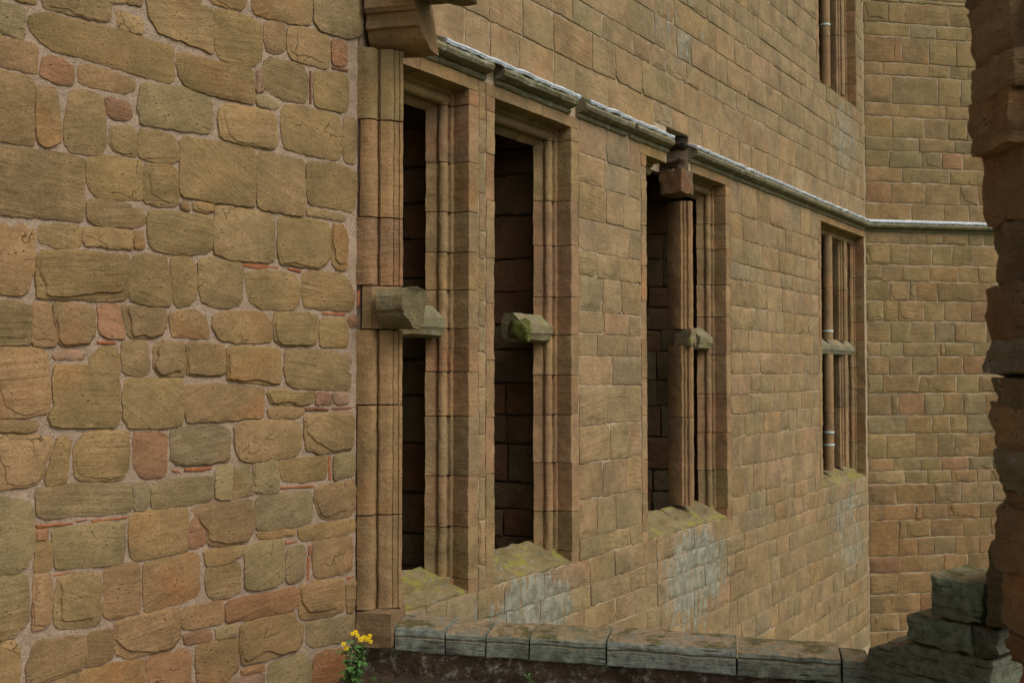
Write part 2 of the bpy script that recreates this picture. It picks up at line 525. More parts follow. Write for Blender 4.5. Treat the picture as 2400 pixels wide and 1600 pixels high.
# ------------------------------------------------------------------ rubble wall on the left: every stone of it traced in the photograph
TL = {1: (0, 0, 3.92), 2: (430, 0, 3.92), 3: (0, 380, 3.92), 4: (430, 380, 3.92), 5: (0, 760, 3.92), 6: (430, 760, 3.92), 7: (0, 1140, 3.409), 8: (430, 1140, 3.409)}
STONES = [
(1,'o',[60,-60,330,-60,320,50,170,10]),
(1,'g',[-80,10,60,40,215,80,225,150,215,360,0,310,-80,290]),
(1,'o',[360,-80,1150,-80,1150,20,1010,40,995,212,700,150,400,85]),
(1,'b',[1160,-60,1310,-60,1280,65,1160,40]),
(1,'o',[1060,115,1130,95,1210,150,1300,190,1305,260,1295,322,1090,260]),
(1,'o',[1335,-80,1830,-80,1860,0,1930,40,1945,280,1945,500,1850,450,1670,380,1560,350,1450,310,1360,170]),
(1,'o',[255,160,300,130,420,125,1000,260,1560,430,1590,480,1590,740,1555,765,1350,715,1000,610,700,520,480,470,350,370,270,260]),
(1,'b',[-80,325,0,340,280,405,335,430,340,560,330,685,0,610,-80,590]),
(1,'r',[385,540,450,515,560,545,650,610,668,700,655,790,520,770,365,705]),
(1,'b',[715,620,790,600,960,640,1200,730,1225,780,1215,830,1150,865,900,815,730,775]),
(1,'bx',[-80,630,0,650,270,720,315,770,310,900,305,1330,290,1345,0,1300,-80,1290]),
(1,'o',[330,790,490,815,520,900,545,1100,555,1290,500,1330,420,1350,345,1300,325,1050]),
(1,'o',[640,830,800,835,900,870,945,930,960,1100,965,1360,930,1415,800,1425,640,1395,590,1330,585,1150,620,960]),
(1,'r',[970,910,1060,900,1160,935,1200,1000,1205,1070,1160,1115,1020,1100,970,1020]),
(1,'g',[1280,800,1340,770,1480,790,1700,805,1900,880,1945,960,1945,1160,1900,1230,1650,1200,1450,1165,1290,1145,1260,1000]),
(1,'o',[1005,1180,1080,1155,1200,1175,1252,1210,1250,1455,1130,1420,1040,1395,1000,1330]),
(1,'o',[1268,1195,1400,1200,1560,1240,1620,1310,1632,1470,1580,1500,1430,1495,1268,1460]),
(3,'ot',[-80,-150,300,-110,700,-60,770,-20,772,200,762,520,730,555,520,520,250,505,0,480,-80,470]),
(3,'o',[795,-30,950,-60,1285,0,1300,30,1310,355,1150,345,900,325,830,280,790,130]),
(3,'o',[1310,20,1540,20,1625,80,1635,370,1570,405,1480,410,1315,375]),
(3,'ot',[790,350,960,345,1150,380,1320,450,1325,560,1230,600,1000,590,880,575,800,520]),
(3,'o',[350,580,520,575,740,595,745,740,700,795,560,790,420,760,350,720]),
(3,'o',[760,605,900,600,1205,630,1210,800,1050,795,900,770,790,770,755,720]),
(3,'o',[1220,640,1305,640,1315,790,1225,800]),
(3,'bx',[-80,540,180,560,310,620,315,780,310,980,280,1060,240,1190,200,1215,0,1205,-80,1200]),
(3,'os',[340,820,700,815,1160,860,1185,900,1180,1220,1120,1265,950,1280,600,1255,340,1250,320,1150]),
(3,'o',[1210,870,1300,850,1520,870,1540,960,1565,1280,1540,1315,1350,1310,1200,1280,1185,1200]),
(3,'o',[1560,870,1720,860,1780,930,1815,1150,1790,1250,1740,1310,1620,1330,1585,1270]),
(3,'o',[1350,460,1450,445,1700,480,1930,490,1945,550,1945,780,1880,840,1750,850,1450,830,1380,780,1350,700]),
(3,'o',[1650,380,1700,360,1735,400,1720,445,1660,430]),
(4,'o',[85,385,150,370,270,390,270,450,200,460,90,440]),
(4,'od',[-40,-230,280,-190,640,-120,650,0,640,410,600,410,300,370,0,320,-40,290]),
(4,'od',[665,-110,900,-60,1100,-10,1110,200,1100,480,1060,495,860,460,720,440,665,400]),
(4,'o',[1130,10,1350,5,1500,50,1580,110,1585,250,1560,430,1530,455,1350,420,1140,385,1120,200]),
(4,'o',[1125,425,1250,440,1470,490,1480,530,1440,545,1300,510,1130,490]),
(4,'o',[290,400,600,430,820,490,830,620,825,900,760,920,560,905,400,890,270,830,270,600]),
(4,'os',[870,510,1000,505,1320,545,1345,620,1345,880,1310,930,1230,975,1050,955,870,930,855,780]),
(4,'os',[1360,555,1450,560,1495,640,1500,800,1490,990,1400,985,1362,930]),
(4,'o',[135,910,250,880,530,920,540,1000,530,1250,500,1310,400,1340,260,1325,160,1280,130,1150]),
(4,'o',[570,1010,750,990,1000,1030,1055,1100,1055,1280,1010,1355,850,1355,700,1345,600,1280,565,1150]),
(4,'o',[1085,1030,1150,1000,1420,1020,1500,1080,1560,1200,1555,1330,1480,1365,1300,1355,1110,1330,1075,1200]),
(4,'k',[545,925,750,940,870,965,860,985,700,985,545,960]),
(4,'k',[950,970,1075,985,1075,1015,960,990]),
(4,'k',[1585,1180,1610,1180,1610,1280,1585,1340]),
(4,'k',[1265,1375,1480,1385,1475,1415,1270,1405]),
(4,'r',[1510,1420,1570,1415,1592,1460,1580,1510,1520,1510]),
(6,'o',[1250,-50,1490,-60,1505,60,1500,200,1400,210,1250,200,1240,80]),
(6,'os',[830,-110,1100,-110,1220,-80,1225,60,1215,170,1150,195,900,200,830,150,815,0]),
(6,'od',[265,-80,400,-120,700,-110,800,-20,795,150,700,170,450,165,320,130,255,20]),
(6,'bx',[-130,-110,100,-130,200,-60,215,60,205,130,50,125,-100,110,-130,60]),
(5,'o',[-80,-210,180,-205,265,-170,275,0,275,180,0,190,-80,190]),
(5,'b',[290,-205,440,-200,465,-100,498,50,505,190,400,200,290,190]),
(5,'os',[475,-195,700,-190,860,-140,870,0,860,120,800,170,700,200,560,200,525,150,510,20]),
(5,'r',[890,-150,940,-190,1080,-180,1100,-80,1135,60,1135,130,980,120,905,80]),
(5,'bs',[1105,-170,1300,-160,1500,-150,1530,-70,1520,20,1480,90,1380,130,1180,120,1155,50]),
(5,'k',[880,150,1055,155,1060,185,885,180]),
(5,'p',[485,280,540,240,720,235,775,275,765,320,600,325,510,315]),
(5,'bt',[-80,195,200,210,380,215,430,300,445,450,450,740,430,800,250,845,0,860,-80,860]),
(5,'o',[490,380,700,380,820,370,835,290,900,210,1060,210,1090,300,1090,880,1050,930,850,945,560,945,470,920,440,840,490,740,480,500]),
(5,'o',[1115,190,1150,150,1330,150,1355,250,1370,430,1340,465,1220,465,1130,440,1110,300]),
(5,'bs',[1410,190,1500,150,1685,165,1692,300,1690,465,1560,480,1450,470,1405,380]),
(6,'os',[20,170,250,175,350,190,385,250,385,440,340,475,180,475,60,465,20,450]),
(6,'os',[400,210,550,200,880,225,890,400,880,545,800,560,600,530,400,510,394,400]),
(6,'ot',[930,230,1200,235,1500,260,1535,310,1535,570,1500,605,1300,600,1020,580,940,530,920,400]),
(6,'b',[15,560,280,545,600,570,735,590,730,700,715,850,400,880,100,895,15,890,5,700]),
(6,'os',[755,620,900,595,1050,630,1190,605,1195,700,1120,740,880,735,790,715]),
(6,'o',[770,775,900,755,1080,765,1095,820,1060,850,820,865,770,830]),
(6,'p',[1205,620,1350,635,1345,735,1215,735]),
(6,'p',[1365,635,1500,625,1515,700,1500,725,1380,725]),
(6,'kd',[1105,770,1200,755,1330,770,1320,795,1200,785,1115,800]),
(6,'kd',[1350,765,1575,755,1580,780,1450,785,1355,790]),
(5,'od',[1130,500,1300,490,1660,500,1685,560,1678,800,1665,900,1600,935,1400,950,1180,945,1130,880,1115,700]),
(6,'o',[465,930,560,890,800,880,1050,890,1080,980,1080,1130,1040,1200,850,1235,600,1260,510,1240,465,1130]),
(6,'os',[1105,840,1250,815,1540,805,1560,900,1555,1100,1520,1145,1250,1185,1120,1150,1100,1000]),
(6,'g',[-115,960,0,940,250,925,380,950,415,1010,410,1240,300,1270,100,1290,-60,1290,-120,1240,-120,1100]),
(5,'r',[1220,1000,1350,980,1500,985,1525,1050,1520,1350,1480,1390,1330,1405,1270,1380,1225,1290]),
(5,'ot',[690,1120,770,1000,900,970,1160,985,1175,1100,1170,1300,1110,1420,900,1440,740,1435,680,1380,665,1200]),
(5,'b',[-80,880,100,885,300,890,330,930,320,970,200,985,0,980,-80,980]),
(5,'b',[-80,1020,200,1010,450,1035,488,1080,485,1150,425,1250,395,1380,340,1460,200,1490,0,1510,-80,1515]),
(5,'o',[510,1045,600,1030,640,1080,620,1180,610,1440,560,1465,420,1475,412,1440,450,1280,500,1150]),
(6,'k',[0,1320,150,1310,250,1305,250,1330,120,1350,0,1345]),
(5,'k',[1570,1335,1650,1345,1650,1365,1600,1362]),
(6,'g',[290,1320,400,1290,437,1310,432,1600,330,1610,290,1580]),
(6,'g',[450,1310,600,1285,618,1400,632,1540,625,1560,550,1575,445,1600]),
(6,'g',[630,1285,840,1245,860,1400,870,1530,800,1545,648,1550,640,1400]),
(6,'o',[870,1250,1000,1240,1290,1205,1310,1260,1300,1400,1200,1430,990,1450,910,1430,880,1350]),
(6,'k',[1325,1200,1350,1200,1350,1430,1325,1430]),
(6,'g',[1380,1200,1550,1175,1570,1250,1560,1380,1450,1400,1375,1425,1370,1300]),
(6,'k',[880,1490,1080,1480,1190,1470,1195,1495,1060,1505,880,1510]),
(8,'bs',[1045,10,1200,-30,1350,-60,1375,0,1365,200,1310,240,1140,265,1080,230,1040,120]),
(7,'g',[-60,80,150,100,240,130,270,200,270,330,265,500,200,640,150,670,0,695,-60,700]),
(7,'gt',[280,20,500,-20,1045,-30,1048,150,1035,190,800,215,540,235,340,250,290,220]),
(7,'g',[1065,-30,1180,-40,1185,120,1150,180,1060,190]),
(7,'gt',[1205,-20,1400,-60,1690,-90,1705,0,1700,90,1600,130,1300,165,1205,165]),
(7,'k',[280,305,580,280,570,300,290,330]),
(7,'k',[725,265,1010,235,1010,250,730,290]),
(7,'k',[600,268,690,255,690,270,605,280]),
(7,'r',[285,345,380,340,370,420,285,430]),
(7,'o',[290,440,395,430,408,500,405,650,330,675,265,670]),
(7,'g',[412,340,700,300,980,275,990,400,975,590,930,615,740,630,560,645,430,650,420,500]),
(7,'o',[1035,220,1200,190,1470,160,1500,220,1490,500,1400,530,1200,570,1060,580,1035,540,1030,350]),
(8,'r',[40,300,90,240,150,290,165,330,160,450,80,490,35,480]),
(8,'bs',[60,170,200,130,540,105,560,200,555,330,500,440,300,470,190,460,180,350,90,250]),
(8,'g',[575,90,750,55,1000,30,1025,100,1020,280,900,310,640,345,580,340,570,200]),
(8,'b',[580,365,750,345,890,330,890,380,760,405,600,415]),
(8,'o',[910,330,1050,300,1350,255,1375,300,1360,360,1200,395,950,430,915,400]),
(8,'o',[160,510,350,480,470,470,475,530,400,580,280,625,170,625]),
(8,'g',[485,480,600,440,790,420,800,550,795,740,720,790,580,820,490,805,480,650]),
(8,'g',[830,490,950,460,965,520,955,720,920,750,830,770,810,700,815,560]),
(8,'k',[810,440,900,430,905,445,815,465]),
(8,'k',[990,470,1015,465,1010,540,990,540]),
(8,'k',[985,560,1005,555,995,745,975,745]),
(8,'k',[1290,715,1370,705,1370,730,1310,748]),
(8,'b',[1030,440,1150,420,1330,390,1345,500,1340,660,1250,700,1080,730,1035,700,1025,560]),
(8,'o',[175,650,300,620,440,600,450,700,440,850,350,880,240,895,190,860,170,760]),
(7,'b',[825,670,900,625,1080,600,1110,640,1115,1000,1000,1030,880,1060,830,1030,820,850]),
(7,'b',[1140,620,1300,580,1560,520,1590,600,1590,800,1570,870,1490,910,1300,960,1150,1000,1138,800]),
(7,'os',[450,740,560,700,720,690,800,690,808,850,805,1000,780,1100,600,1135,450,1125,425,1060,435,900]),
(7,'k',[415,705,560,670,625,665,625,685,430,715]),
(7,'b',[275,700,390,690,415,760,410,950,390,1080,330,1130,245,1140,265,900]),
(7,'g',[-60,720,200,700,225,800,220,1050,180,1120,100,1190,0,1220,-60,1230]),
(7,'o',[-60,1250,100,1215,150,1300,140,1600,-60,1640]),
(7,'b',[275,1240,450,1210,676,1180,683,1300,655,1440,500,1500,300,1570,220,1580,205,1440]),
(7,'b',[700,1170,890,1130,900,1200,890,1350,840,1400,675,1450,695,1300]),
(7,'bs',[915,1080,1100,1020,1420,960,1440,1000,1430,1200,1380,1280,1150,1340,1000,1365,920,1330,905,1200]),
(8,'b',[-20,1000,0,970,150,940,305,905,315,1000,310,1080,200,1110,0,1140,-25,1100]),
(8,'r',[330,920,600,860,880,800,915,830,905,920,860,980,700,1020,500,1060,335,1075]),
(8,'bs',[920,790,1050,755,1270,730,1280,830,1275,990,1200,1020,1000,1055,930,1050,910,930]),
(8,'b',[1298,760,1370,745,1365,900,1350,1005,1298,1005]),
(8,'g',[965,1080,1150,1060,1360,1020,1370,1100,1350,1200,1200,1240,1030,1280,975,1240]),
(8,'bs',[450,1090,650,1030,870,990,900,1080,950,1100,945,1240,900,1300,820,1320,650,1380,470,1420,440,1300]),
(8,'g',[255,1130,430,1090,425,1190,255,1215]),
(8,'r',[-10,1180,200,1135,215,1200,200,1225,0,1255]),
(8,'b',[95,1260,250,1220,430,1205,435,1330,425,1460,350,1540,250,1580,110,1600,90,1400]),
(7,'o',[630,1480,800,1430,1140,1370,1155,1500,1150,1620,620,1640]),
(7,'r',[1170,1360,1400,1310,1500,1290,1520,1400,1510,1640,1170,1640]),
(7,'b',[450,1540,570,1490,610,1500,600,1640,400,1640]),
(8,'r',[460,1460,640,1410,640,1470,470,1500]),
(8,'p',[340,1560,500,1500,640,1480,650,1640,330,1640]),
(8,'g',[670,1420,800,1370,950,1330,1020,1400,1000,1640,665,1640]),
(8,'r',[1035,1350,1150,1300,1290,1290,1310,1400,1280,1640,1030,1640]),
(2,'b',[190,-40,600,-60,560,60,520,115,380,70,250,30]),
(2,'ot',[275,90,450,110,620,170,710,240,720,400,710,540,650,590,600,620,450,590,340,550,280,450]),
(2,'o',[615,-80,1165,-80,1165,100,1152,240,1000,225,800,180,650,140,620,60]),
(2,'gx',[1180,-80,1560,-80,1620,0,1645,120,1635,300,1590,345,1500,360,1250,290,1195,200]),
(2,'b',[735,215,800,195,915,215,930,300,930,480,890,490,850,500,770,480,740,400]),
(2,'o',[950,255,1100,255,1330,345,1340,480,1335,610,1300,635,1100,590,980,540,945,470]),
(2,'r',[1352,365,1485,400,1490,500,1490,605,1360,600]),
(2,'kd',[1355,615,1500,640,1500,670,1355,640]),
(2,'o',[740,570,790,530,950,560,1090,620,1130,690,1130,900,1090,950,950,930,780,860,720,790,715,680]),
(2,'p',[665,650,705,640,705,790,730,850,665,850]),
(2,'kd',[1148,655,1170,655,1168,965,1148,960]),
(2,'o',[1190,660,1300,660,1495,690,1505,850,1500,1000,1440,1035,1330,1010,1200,980,1185,850]),
(2,'ot',[-60,490,0,490,250,560,610,640,635,700,650,850,640,945,600,955,300,890,100,830,0,780,-50,700,-70,600]),
(2,'g',[660,880,750,890,870,945,865,990,800,1000,670,975]),
(2,'ot',[320,1010,380,960,500,970,800,1030,840,1080,860,1300,830,1360,780,1370,600,1340,400,1300,330,1260,310,1130]),
(2,'o',[880,1020,950,970,1100,980,1380,1060,1430,1110,1445,1250,1430,1450,1380,1470,1150,1430,930,1370,900,1280]),
(2,'od',[1465,1075,1560,1100,1585,1150,1575,1350,1560,1510,1480,1490,1455,1400]),
]
PAL = {'o': (.320, .212, .098, .05), 'b': (.318, .200, .096, .03), 'r': (.325, .176, .092, 0), 'g': (.305, .222, .115, .12), 'p': (.33, .205, .135, 0)}
wallA = empty('rubble_wall', WA.at(0, 0, -EYE), WA.rz)
tag(wallA, 'rough rubble wall of brown sandstone with pink mortar filling the left side', 'wall')
for i, (tl, code, c) in enumerate(STONES):
    ox, oy, k = TL[tl]
    poly = []
    for j in range(0, len(c), 2):
        a, h = WA.hit(ox + c[j] / k, oy + c[j + 1] / k)
        poly.append((a, h + EYE))
    cx, cz = centre(poly)
    poly = [(a - cx, b - cz) for a, b in poly]
    r = random.Random(i * 13 + 5)
    if code[0] == 'k':
        v, f = stone_geo(poly, r.uniform(.006, .014), .03, .003, .02, .0015, 0, 0, .001, i)
        o = link('tile_sliver', pydata('tile_sliver', v, f), M_BRICK if len(code) == 1 else M_RUB, wallA, vary((.22, .10, .06, 0), r), (cx, 0, cz), 35)
        continue
    kind = code[1] if len(code) > 1 else ''
    mat = {'t': M_RUBT, 'd': M_RUBD, 'x': M_RUB}.get(kind, M_RUB if r.random() < .75 else M_RUBT)
    sp = r.uniform(.007, .013) if kind == 's' else (r.uniform(.003, .006) if r.random() < .25 else 0)
    pr = r.uniform(.009, .015)
    v, f = stone_geo(poly, pr, .05, r.uniform(.003, .007), .020, .0034, 1, sp, .0025 if kind != 'x' else .008, i, .016, .0060)
    link('stone', pydata('stone', v, f), mat, wallA, vary(PAL[code[0]], r), (cx, 0, cz), 26)

# mortar bed of the rubble wall, raised and sunk by hand
def relief_sheet(x0, x1, z0, z1, nx, nz, y0, amp, sc, back, seed):
    v, f = [], []
    so = Vector((seed, seed * 2.1, 4))
    for j in range(nz + 1):
        for i in range(nx + 1):
            x = x0 + (x1 - x0) * i / nx; z = z0 + (z1 - z0) * j / nz
            w = Vector((x, 0, z))
            v.append((x, y0 + amp * (noise.noise(w * sc + so) + .6 * noise.noise(w * sc * 3.1 + so)), z))
    for j in range(nz):
        for i in range(nx):
            a = j * (nx + 1) + i
            f.append((a, a + 1, a + nx + 2, a + nx + 1))
    k = len(v)
    v += [(x0, back, z0), (x1, back, z0), (x1, back, z1), (x0, back, z1)]
    f.append((k + 3, k + 2, k + 1, k))
    bot = list(range(nx + 1)); top = [nz * (nx + 1) + i for i in range(nx + 1)]
    lef = [j * (nx + 1) for j in range(nz + 1)]; rig = [j * (nx + 1) + nx for j in range(nz + 1)]
    f.append(tuple(bot[::-1] + [k, k + 1])); f.append(tuple(top + [k + 2, k + 3]))
    f.append(tuple(lef + [k + 3, k])); f.append(tuple(rig[::-1] + [k + 1, k + 2]))
    return pydata('relief', v, f)
link('mortar_bed', relief_sheet(-3.6, -.004, -.05, EYE + 2.75, 270, 330, -.0052, .0048, 13, .11, 3), M_MORT, wallA, ang=60)
# rubble outside the picture, so the wall goes on when seen from a step aside
pool = Pool()
r = random.Random(44)
z = -.02
while z < EYE + 2.6:
    hh = r.uniform(.15, .26)
    x = -3.58
    while x < -.1:
        L = r.uniform(.18, .42)
        pts = [(x + .012, z + .012), (x + L - .012, z + .012), (x + L - .012, z + hh - .012), (x + .012, z + hh - .012)]
        ok = x + L < -.02
        for a, b in pts + [(x + L / 2, z + hh / 2)]:
            px, py = project(WA.at(a, 0, b - EYE))
            if -24 < px < 850 and -18 < py < 1612: ok = False
        if ok:
            cx, cz = x + L / 2, z + hh / 2
            v, f = stone_geo([(a - cx + r.uniform(-.012, .012), b - cz + r.uniform(-.012, .012)) for a, b in pts], r.uniform(.01, .025), .04, .012, .06, .004, 1, 0, .004, int(x * 999 + z * 77), .02)
            pool.add(v, f, (cx, 0, cz))
        x += L
    z += hh
o = link('rubble_courses', pool.mesh('rubble_courses'), M_RUB, wallA, PAL['o'])
tag(o, kind='stuff')

# ------------------------------------------------------------------ ashlar facade with the windows
def sB(px, d=0.0): return WB.hit(px, 872, d)[0]
HT, HS = 1.96, -1.50                        # window head and sill on the wall face, above eye level
SB = 2.05; ST = 2.20                        # string course
WIN = [
    dict(l=sB(1097) - 1.02, r=sB(1097), b=HS, t=HT),
    dict(l=sB(1157), r=sB(1338), b=HS, t=HT),
    dict(l=sB(1515), r=sB(1702), b=HS, t=HT),
    dict(l=sB(1926), r=sB(2027), b=HS, t=HT),
    dict(l=sB(1926), r=sB(2013), b=3.78, t=6.3),
]
SR, SL = .115, .10
SMAX = WB.sx(2030)
wallB = empty('ashlar_facade', WB.at(0, 0, -EYE), WB.rz)
tag(wallB, 'long ashlar facade of tan sandstone with tall broken stone windows and a string course', 'wall')
wallC = empty('ashlar_return_wall', WC.at(0, 0, -EYE), WC.rz)
tag(wallC, 'windowless ashlar wall turning towards the viewer at the far right end of the facade', 'wall')
BP = [(.37, .254, .138, .10), (.376, .250, .142, .06), (.362, .253, .138, .14), (.376, .248, .124, .04), (.35, .256, .148, .26), (.372, .250, .134, .08)]
BW = [6, 5, 5, 1.2, 1.2, 6]
def stained(px, py):
    """grey washed-out patches that stand on the wall: under the sills and high on the wall"""
    s = 0
    for (x0, x1, y0, y1, a) in ((1165, 1310, 1330, 1460, .95), (1530, 1690, 1225, 1440, .75), (1940, 2025, 1120, 1420, .85), (1490, 1670, -80, 105, .8), (1940, 2030, 215, 480, .6), (1900, 2030, 1380, 1500, .6), (1000, 1100, 1400, 1480, .7)):
        if x0 < px < x1 and y0 < py < y1: s = max(s, a)
    return s

rows_left = [2.05, 1.774, 1.541, 1.252, .99, .783, .5, .32, .136, -.108, -.431, -.734, -1.026, -1.336, -1.5]
rows_right = [2.05, 1.70, 1.43, 1.164, .985, .707, .457, .215, -.018, -.237, -.452, -.685, -1.007, -1.32, -1.5]
rows_low = [-1.5, -1.715, -1.9, -2.11, -2.38, -2.65, -2.9, -3.13, -3.38, -3.62, -3.9]
rows_up = [2.20, 2.5, 2.81, 3.02, 3.31, 3.58, 3.78, 4.0, 4.28, 4.55, 4.84, 5.13, 5.42, 5.72, 6.02, 6.3]
cells = []
def fill_row(r, a, b, h0, h1, lo=.22, hi=.52):
    x = a
    while x < b - .02:
        L = r.uniform(lo, hi)
        if b - (x + L) < .16: L = b - x
        cells.append((x, min(b, x + L), h0, h1))
        x += L
r = random.Random(21)
for k in range(len(rows_left) - 1):
    h1, h0 = rows_left[k], rows_left[k + 1]
    fill_row(r, 0.02, WIN[0]['l'] - SL, h0, h1)
    fill_row(r, WIN[0]['r'] + SR, WIN[1]['l'] - SL, h0, h1, .1, .3)
    fill_row(r, WIN[1]['r'] + SR, WIN[2]['l'] - SL, h0, h1, .28, .55)
for k in range(len(rows_right) - 1):
    h1, h0 = rows_right[k], rows_right[k + 1]
    fill_row(r, WIN[2]['r'] + SR, WIN[3]['l'] - SL, h0, h1, .24, .55)
for k in range(len(rows_low) - 1):
    fill_row(r, .02, SMAX - .01, rows_low[k + 1], rows_low[k], .2, .55)
for k in range(len(rows_up) - 1):
    h0, h1 = rows_up[k], rows_up[k + 1]
    if h0 < 3.77: fill_row(r, .02, SMAX - .01, h0, h1, .26, .6)
    else:
        fill_row(r, .02, WIN[4]['l'] - SL, h0, h1, .26, .6)
        fill_row(r, WIN[4]['r'] + .03, SMAX - .01, h0, h1)
GAP0, GAP1 = sB(1564), sB(1616)             # fallen piece of string course and lintel over the third window
built = []
for i, (a, b, h0, h1) in enumerate(cells):
    if h0 > 2.0 and h0 < 2.3 and b > GAP0 + .06 and a < GAP1 - .25: h0 += .1
    px, py = project(WB.at((a + b) / 2, 0, (h0 + h1) / 2))
    p1 = project(WB.at(a, 0, h0)); p2 = project(WB.at(b, 0, h1))
    ar = abs((p2[0] - p1[0]) * (p2[1] - p1[1]))
    vis = 0 < px < 2040 and -40 < py < 1500 and p2[0] > 1000
    built.append((ar if vis else ar * .001, a, b, h0, h1, px, py, i))
built.sort(reverse=True)
rest = Pool()
for n, (ar, a, b, h0, h1, px, py, i) in enumerate(built):
    r = random.Random(i * 7 + 1)
    g = r.uniform(.0025, .006)
    cx, cz = (a + b) / 2, (h0 + h1) / 2
    w, h = (b - a) / 2 - g, (h1 - h0) / 2 - g
    j = lambda: r.uniform(-.007, .004)
    poly = [(-w + j(), -h + j()), (w + j(), -h + j()), (w + j(), h + j()), (-w + j(), h + j())]
    if r.random() < .32:                    # a broken corner
        q = r.randrange(4); sx = (-1, 1, 1, -1)[q]; sz = (-1, -1, 1, 1)[q]
        c1, c2 = r.uniform(.02, .06), r.uniform(.02, .06)
        x0, z0 = poly[q]
        e = [(x0, z0 - sz * c2), (x0 - sx * c1 * .3, z0 - sz * c2 * .4), (x0 - sx * c1, z0)]
        if q in (0, 2): pass
        else: e = e[::-1]
        poly[q:q + 1] = e
    v, f = stone_geo(poly, r.uniform(.003, .010), .03, r.uniform(.003, .008), .045 if ar > 700 else .09, .0055, 0, .004 if r.random() < .15 else 0, .002, i, .012)
    st = stained(px, py)
    c = vary(r.choices(BP, BW)[0], r, .06)
    if st and r.random() < .0:
        k = .22 * st
        c = tuple(c[q] * (1 - k) + (.36, .335, .27)[q] * k for q in range(3)) + (min(1, c[3] + st * r.uniform(.45, .7)),)
    if n < 300:
        link('stone', pydata('stone', v, f), M_ASHT if r.random() < .28 else M_ASH, wallB, c, (cx, 0, cz + EYE), 38)
    else:
        rest.add(v, f, (cx, 0, cz + EYE))
o = link('stone_courses', rest.mesh('stone_courses'), M_ASH, wallB, (.35, .25, .14, .2), ang=38)
tag(o, kind='stuff')

# core of the wall: everything behind the facing stones, with the window openings left open
core = Pool()
TH = .33
xs = [0.0]
for w in WIN[:4]: xs += [w['l'] - .02, w['r'] + .02]
xs.append(SMAX + .05)
Z = lambda h: h + EYE
core.box(0, SMAX + .05, .0005, TH, Z(-4.95), Z(HS))
for k in range(0, len(xs) - 1, 2):
    core.box(xs[k], xs[k + 1], .0005, TH, Z(HS), Z(HT))
core.box(0, GAP0, .0005, TH, Z(HT), Z(2.3))
core.box(GAP1, SMAX + .05, .0005, TH, Z(HT), Z(2.3))
core.box(GAP0, GAP1, .26, TH, Z(HT), Z(2.3))
core.box(0, SMAX + .05, .0005, TH, Z(2.3), Z(3.78))
core.box(0, WIN[4]['l'] - .02, .0005, TH, Z(3.78), Z(6.35))
core.box(WIN[4]['r'] + .02, SMAX + .05, .0005, TH, Z(3.78), Z(6.35))
link('wall_core', core.mesh('wall_core'), M_MORTB, wallB, ang=0)

# moulded window surrounds ------------------------------------------------
PROF = [(0, 0), (.004, .015), (.007, .128), (.028, .130), (.032, .136), (.034, .156), (.042, .156)]
for k in range(9):                          # roll
    th = R(235 - 190 * k / 8)
    PROF.append((.072 - .033 * math.cos(th), .168 + .033 * (-1) * abs(math.sin(R(12 + 150 * k / 8))) + .026 * k / 8))
PROF = [q for n_, q in enumerate(PROF) if n_ < 7]
for k in range(9):
    t = R(-70 + 190 * k / 8)
    PROF.append((.070 - .036 * math.cos(t + R(55)), .178 - .036 * math.sin(t + R(55))))
PROF += [(.096, .206), (.106, .208), (.150, .262), (.10, .305), (.03, .325)]
def jamb(win, name, side, z0, z1, strip, par, r, mat=None):
    """one stone of a jamb; side +1: right-hand jamb, -1: left-hand jamb"""
    e = win['r'] if side > 0 else win['l']
    pts = [(e - side * a, b) for a, b in PROF]
    pts += [(e + side * .015, .325), (e + side * strip, .20), (e + side * strip, .0)]
    ox, oy = e, .2
    pr = r.uniform(-.009, -.003)
    prof = [(a - ox, b - oy + pr) for a, b in pts]
    L = z1 - z0
    me = extrude_profile(prof, -L / 2 + .003, L / 2 - .003, 'z', .006, max(3, int(L / .035)), r.random() * 50)
    c = vary(r.choice([(.352, .232, .118, .1), (.355, .222, .118, .04), (.34, .232, .122, .22), (.355, .212, .112, 0), (.345, .232, .118, .15)]), r, .07)
    return link(name, me, mat or M_DRS, par, c, (ox, oy, Z((z0 + z1) / 2)), 32)

def hbar(name, prof, x0, x1, par, c, mat, seed, jit=.003, seg=None):
    """a horizontal moulding: prof [(depth, height above eye)]"""
    oy = sum(a for a, b in prof) / len(prof); oz = sum(b for a, b in prof) / len(prof)
    me = extrude_profile([(a - oy, b - oz) for a, b in prof], -(x1 - x0) / 2, (x1 - x0) / 2, 'x', jit, seg or max(2, int((x1 - x0) / .05)), seed)
    return link(name, me, mat, par, c, ((x0 + x1) / 2, oy, Z(oz)), 32)

def chunk(name, c, size, par, col, mat, seed, rough=.18, sub=3, rot=0.0, soft=.22, fine=0.0):
    """a broken lump of stone, roughly a box of the given half sizes"""
    bm = bmesh.new()
    bmesh.ops.create_cube(bm, size=2)
    bmesh.ops.subdivide_edges(bm, edges=bm.edges, cuts=sub * 2, use_grid_fill=True)
    so = Vector((seed * 7.1, seed * 3.3, seed))
    for v in bm.verts:
        q = v.co.copy()
        k = max(abs(q.x), abs(q.y), abs(q.z)); L = q.length
        q = q * (1 - soft * (L - k) / .74)
        nn = noise.noise(q * 1.3 + so) + .5 * noise.noise(q * 3 + so)
        q = q * (1 + rough * nn + fine * noise.noise(q * 7 + so))
        x, y, zz = q.x * size[0], q.y * size[1], q.z * size[2]
        v.co = (x * math.cos(rot) - zz * math.sin(rot), y, x * math.sin(rot) + zz * math.cos(rot))
    me = bpy.data.meshes.new(name); bm.to_mesh(me); bm.free()
    return link(name, me, mat, par, col, c, 50)

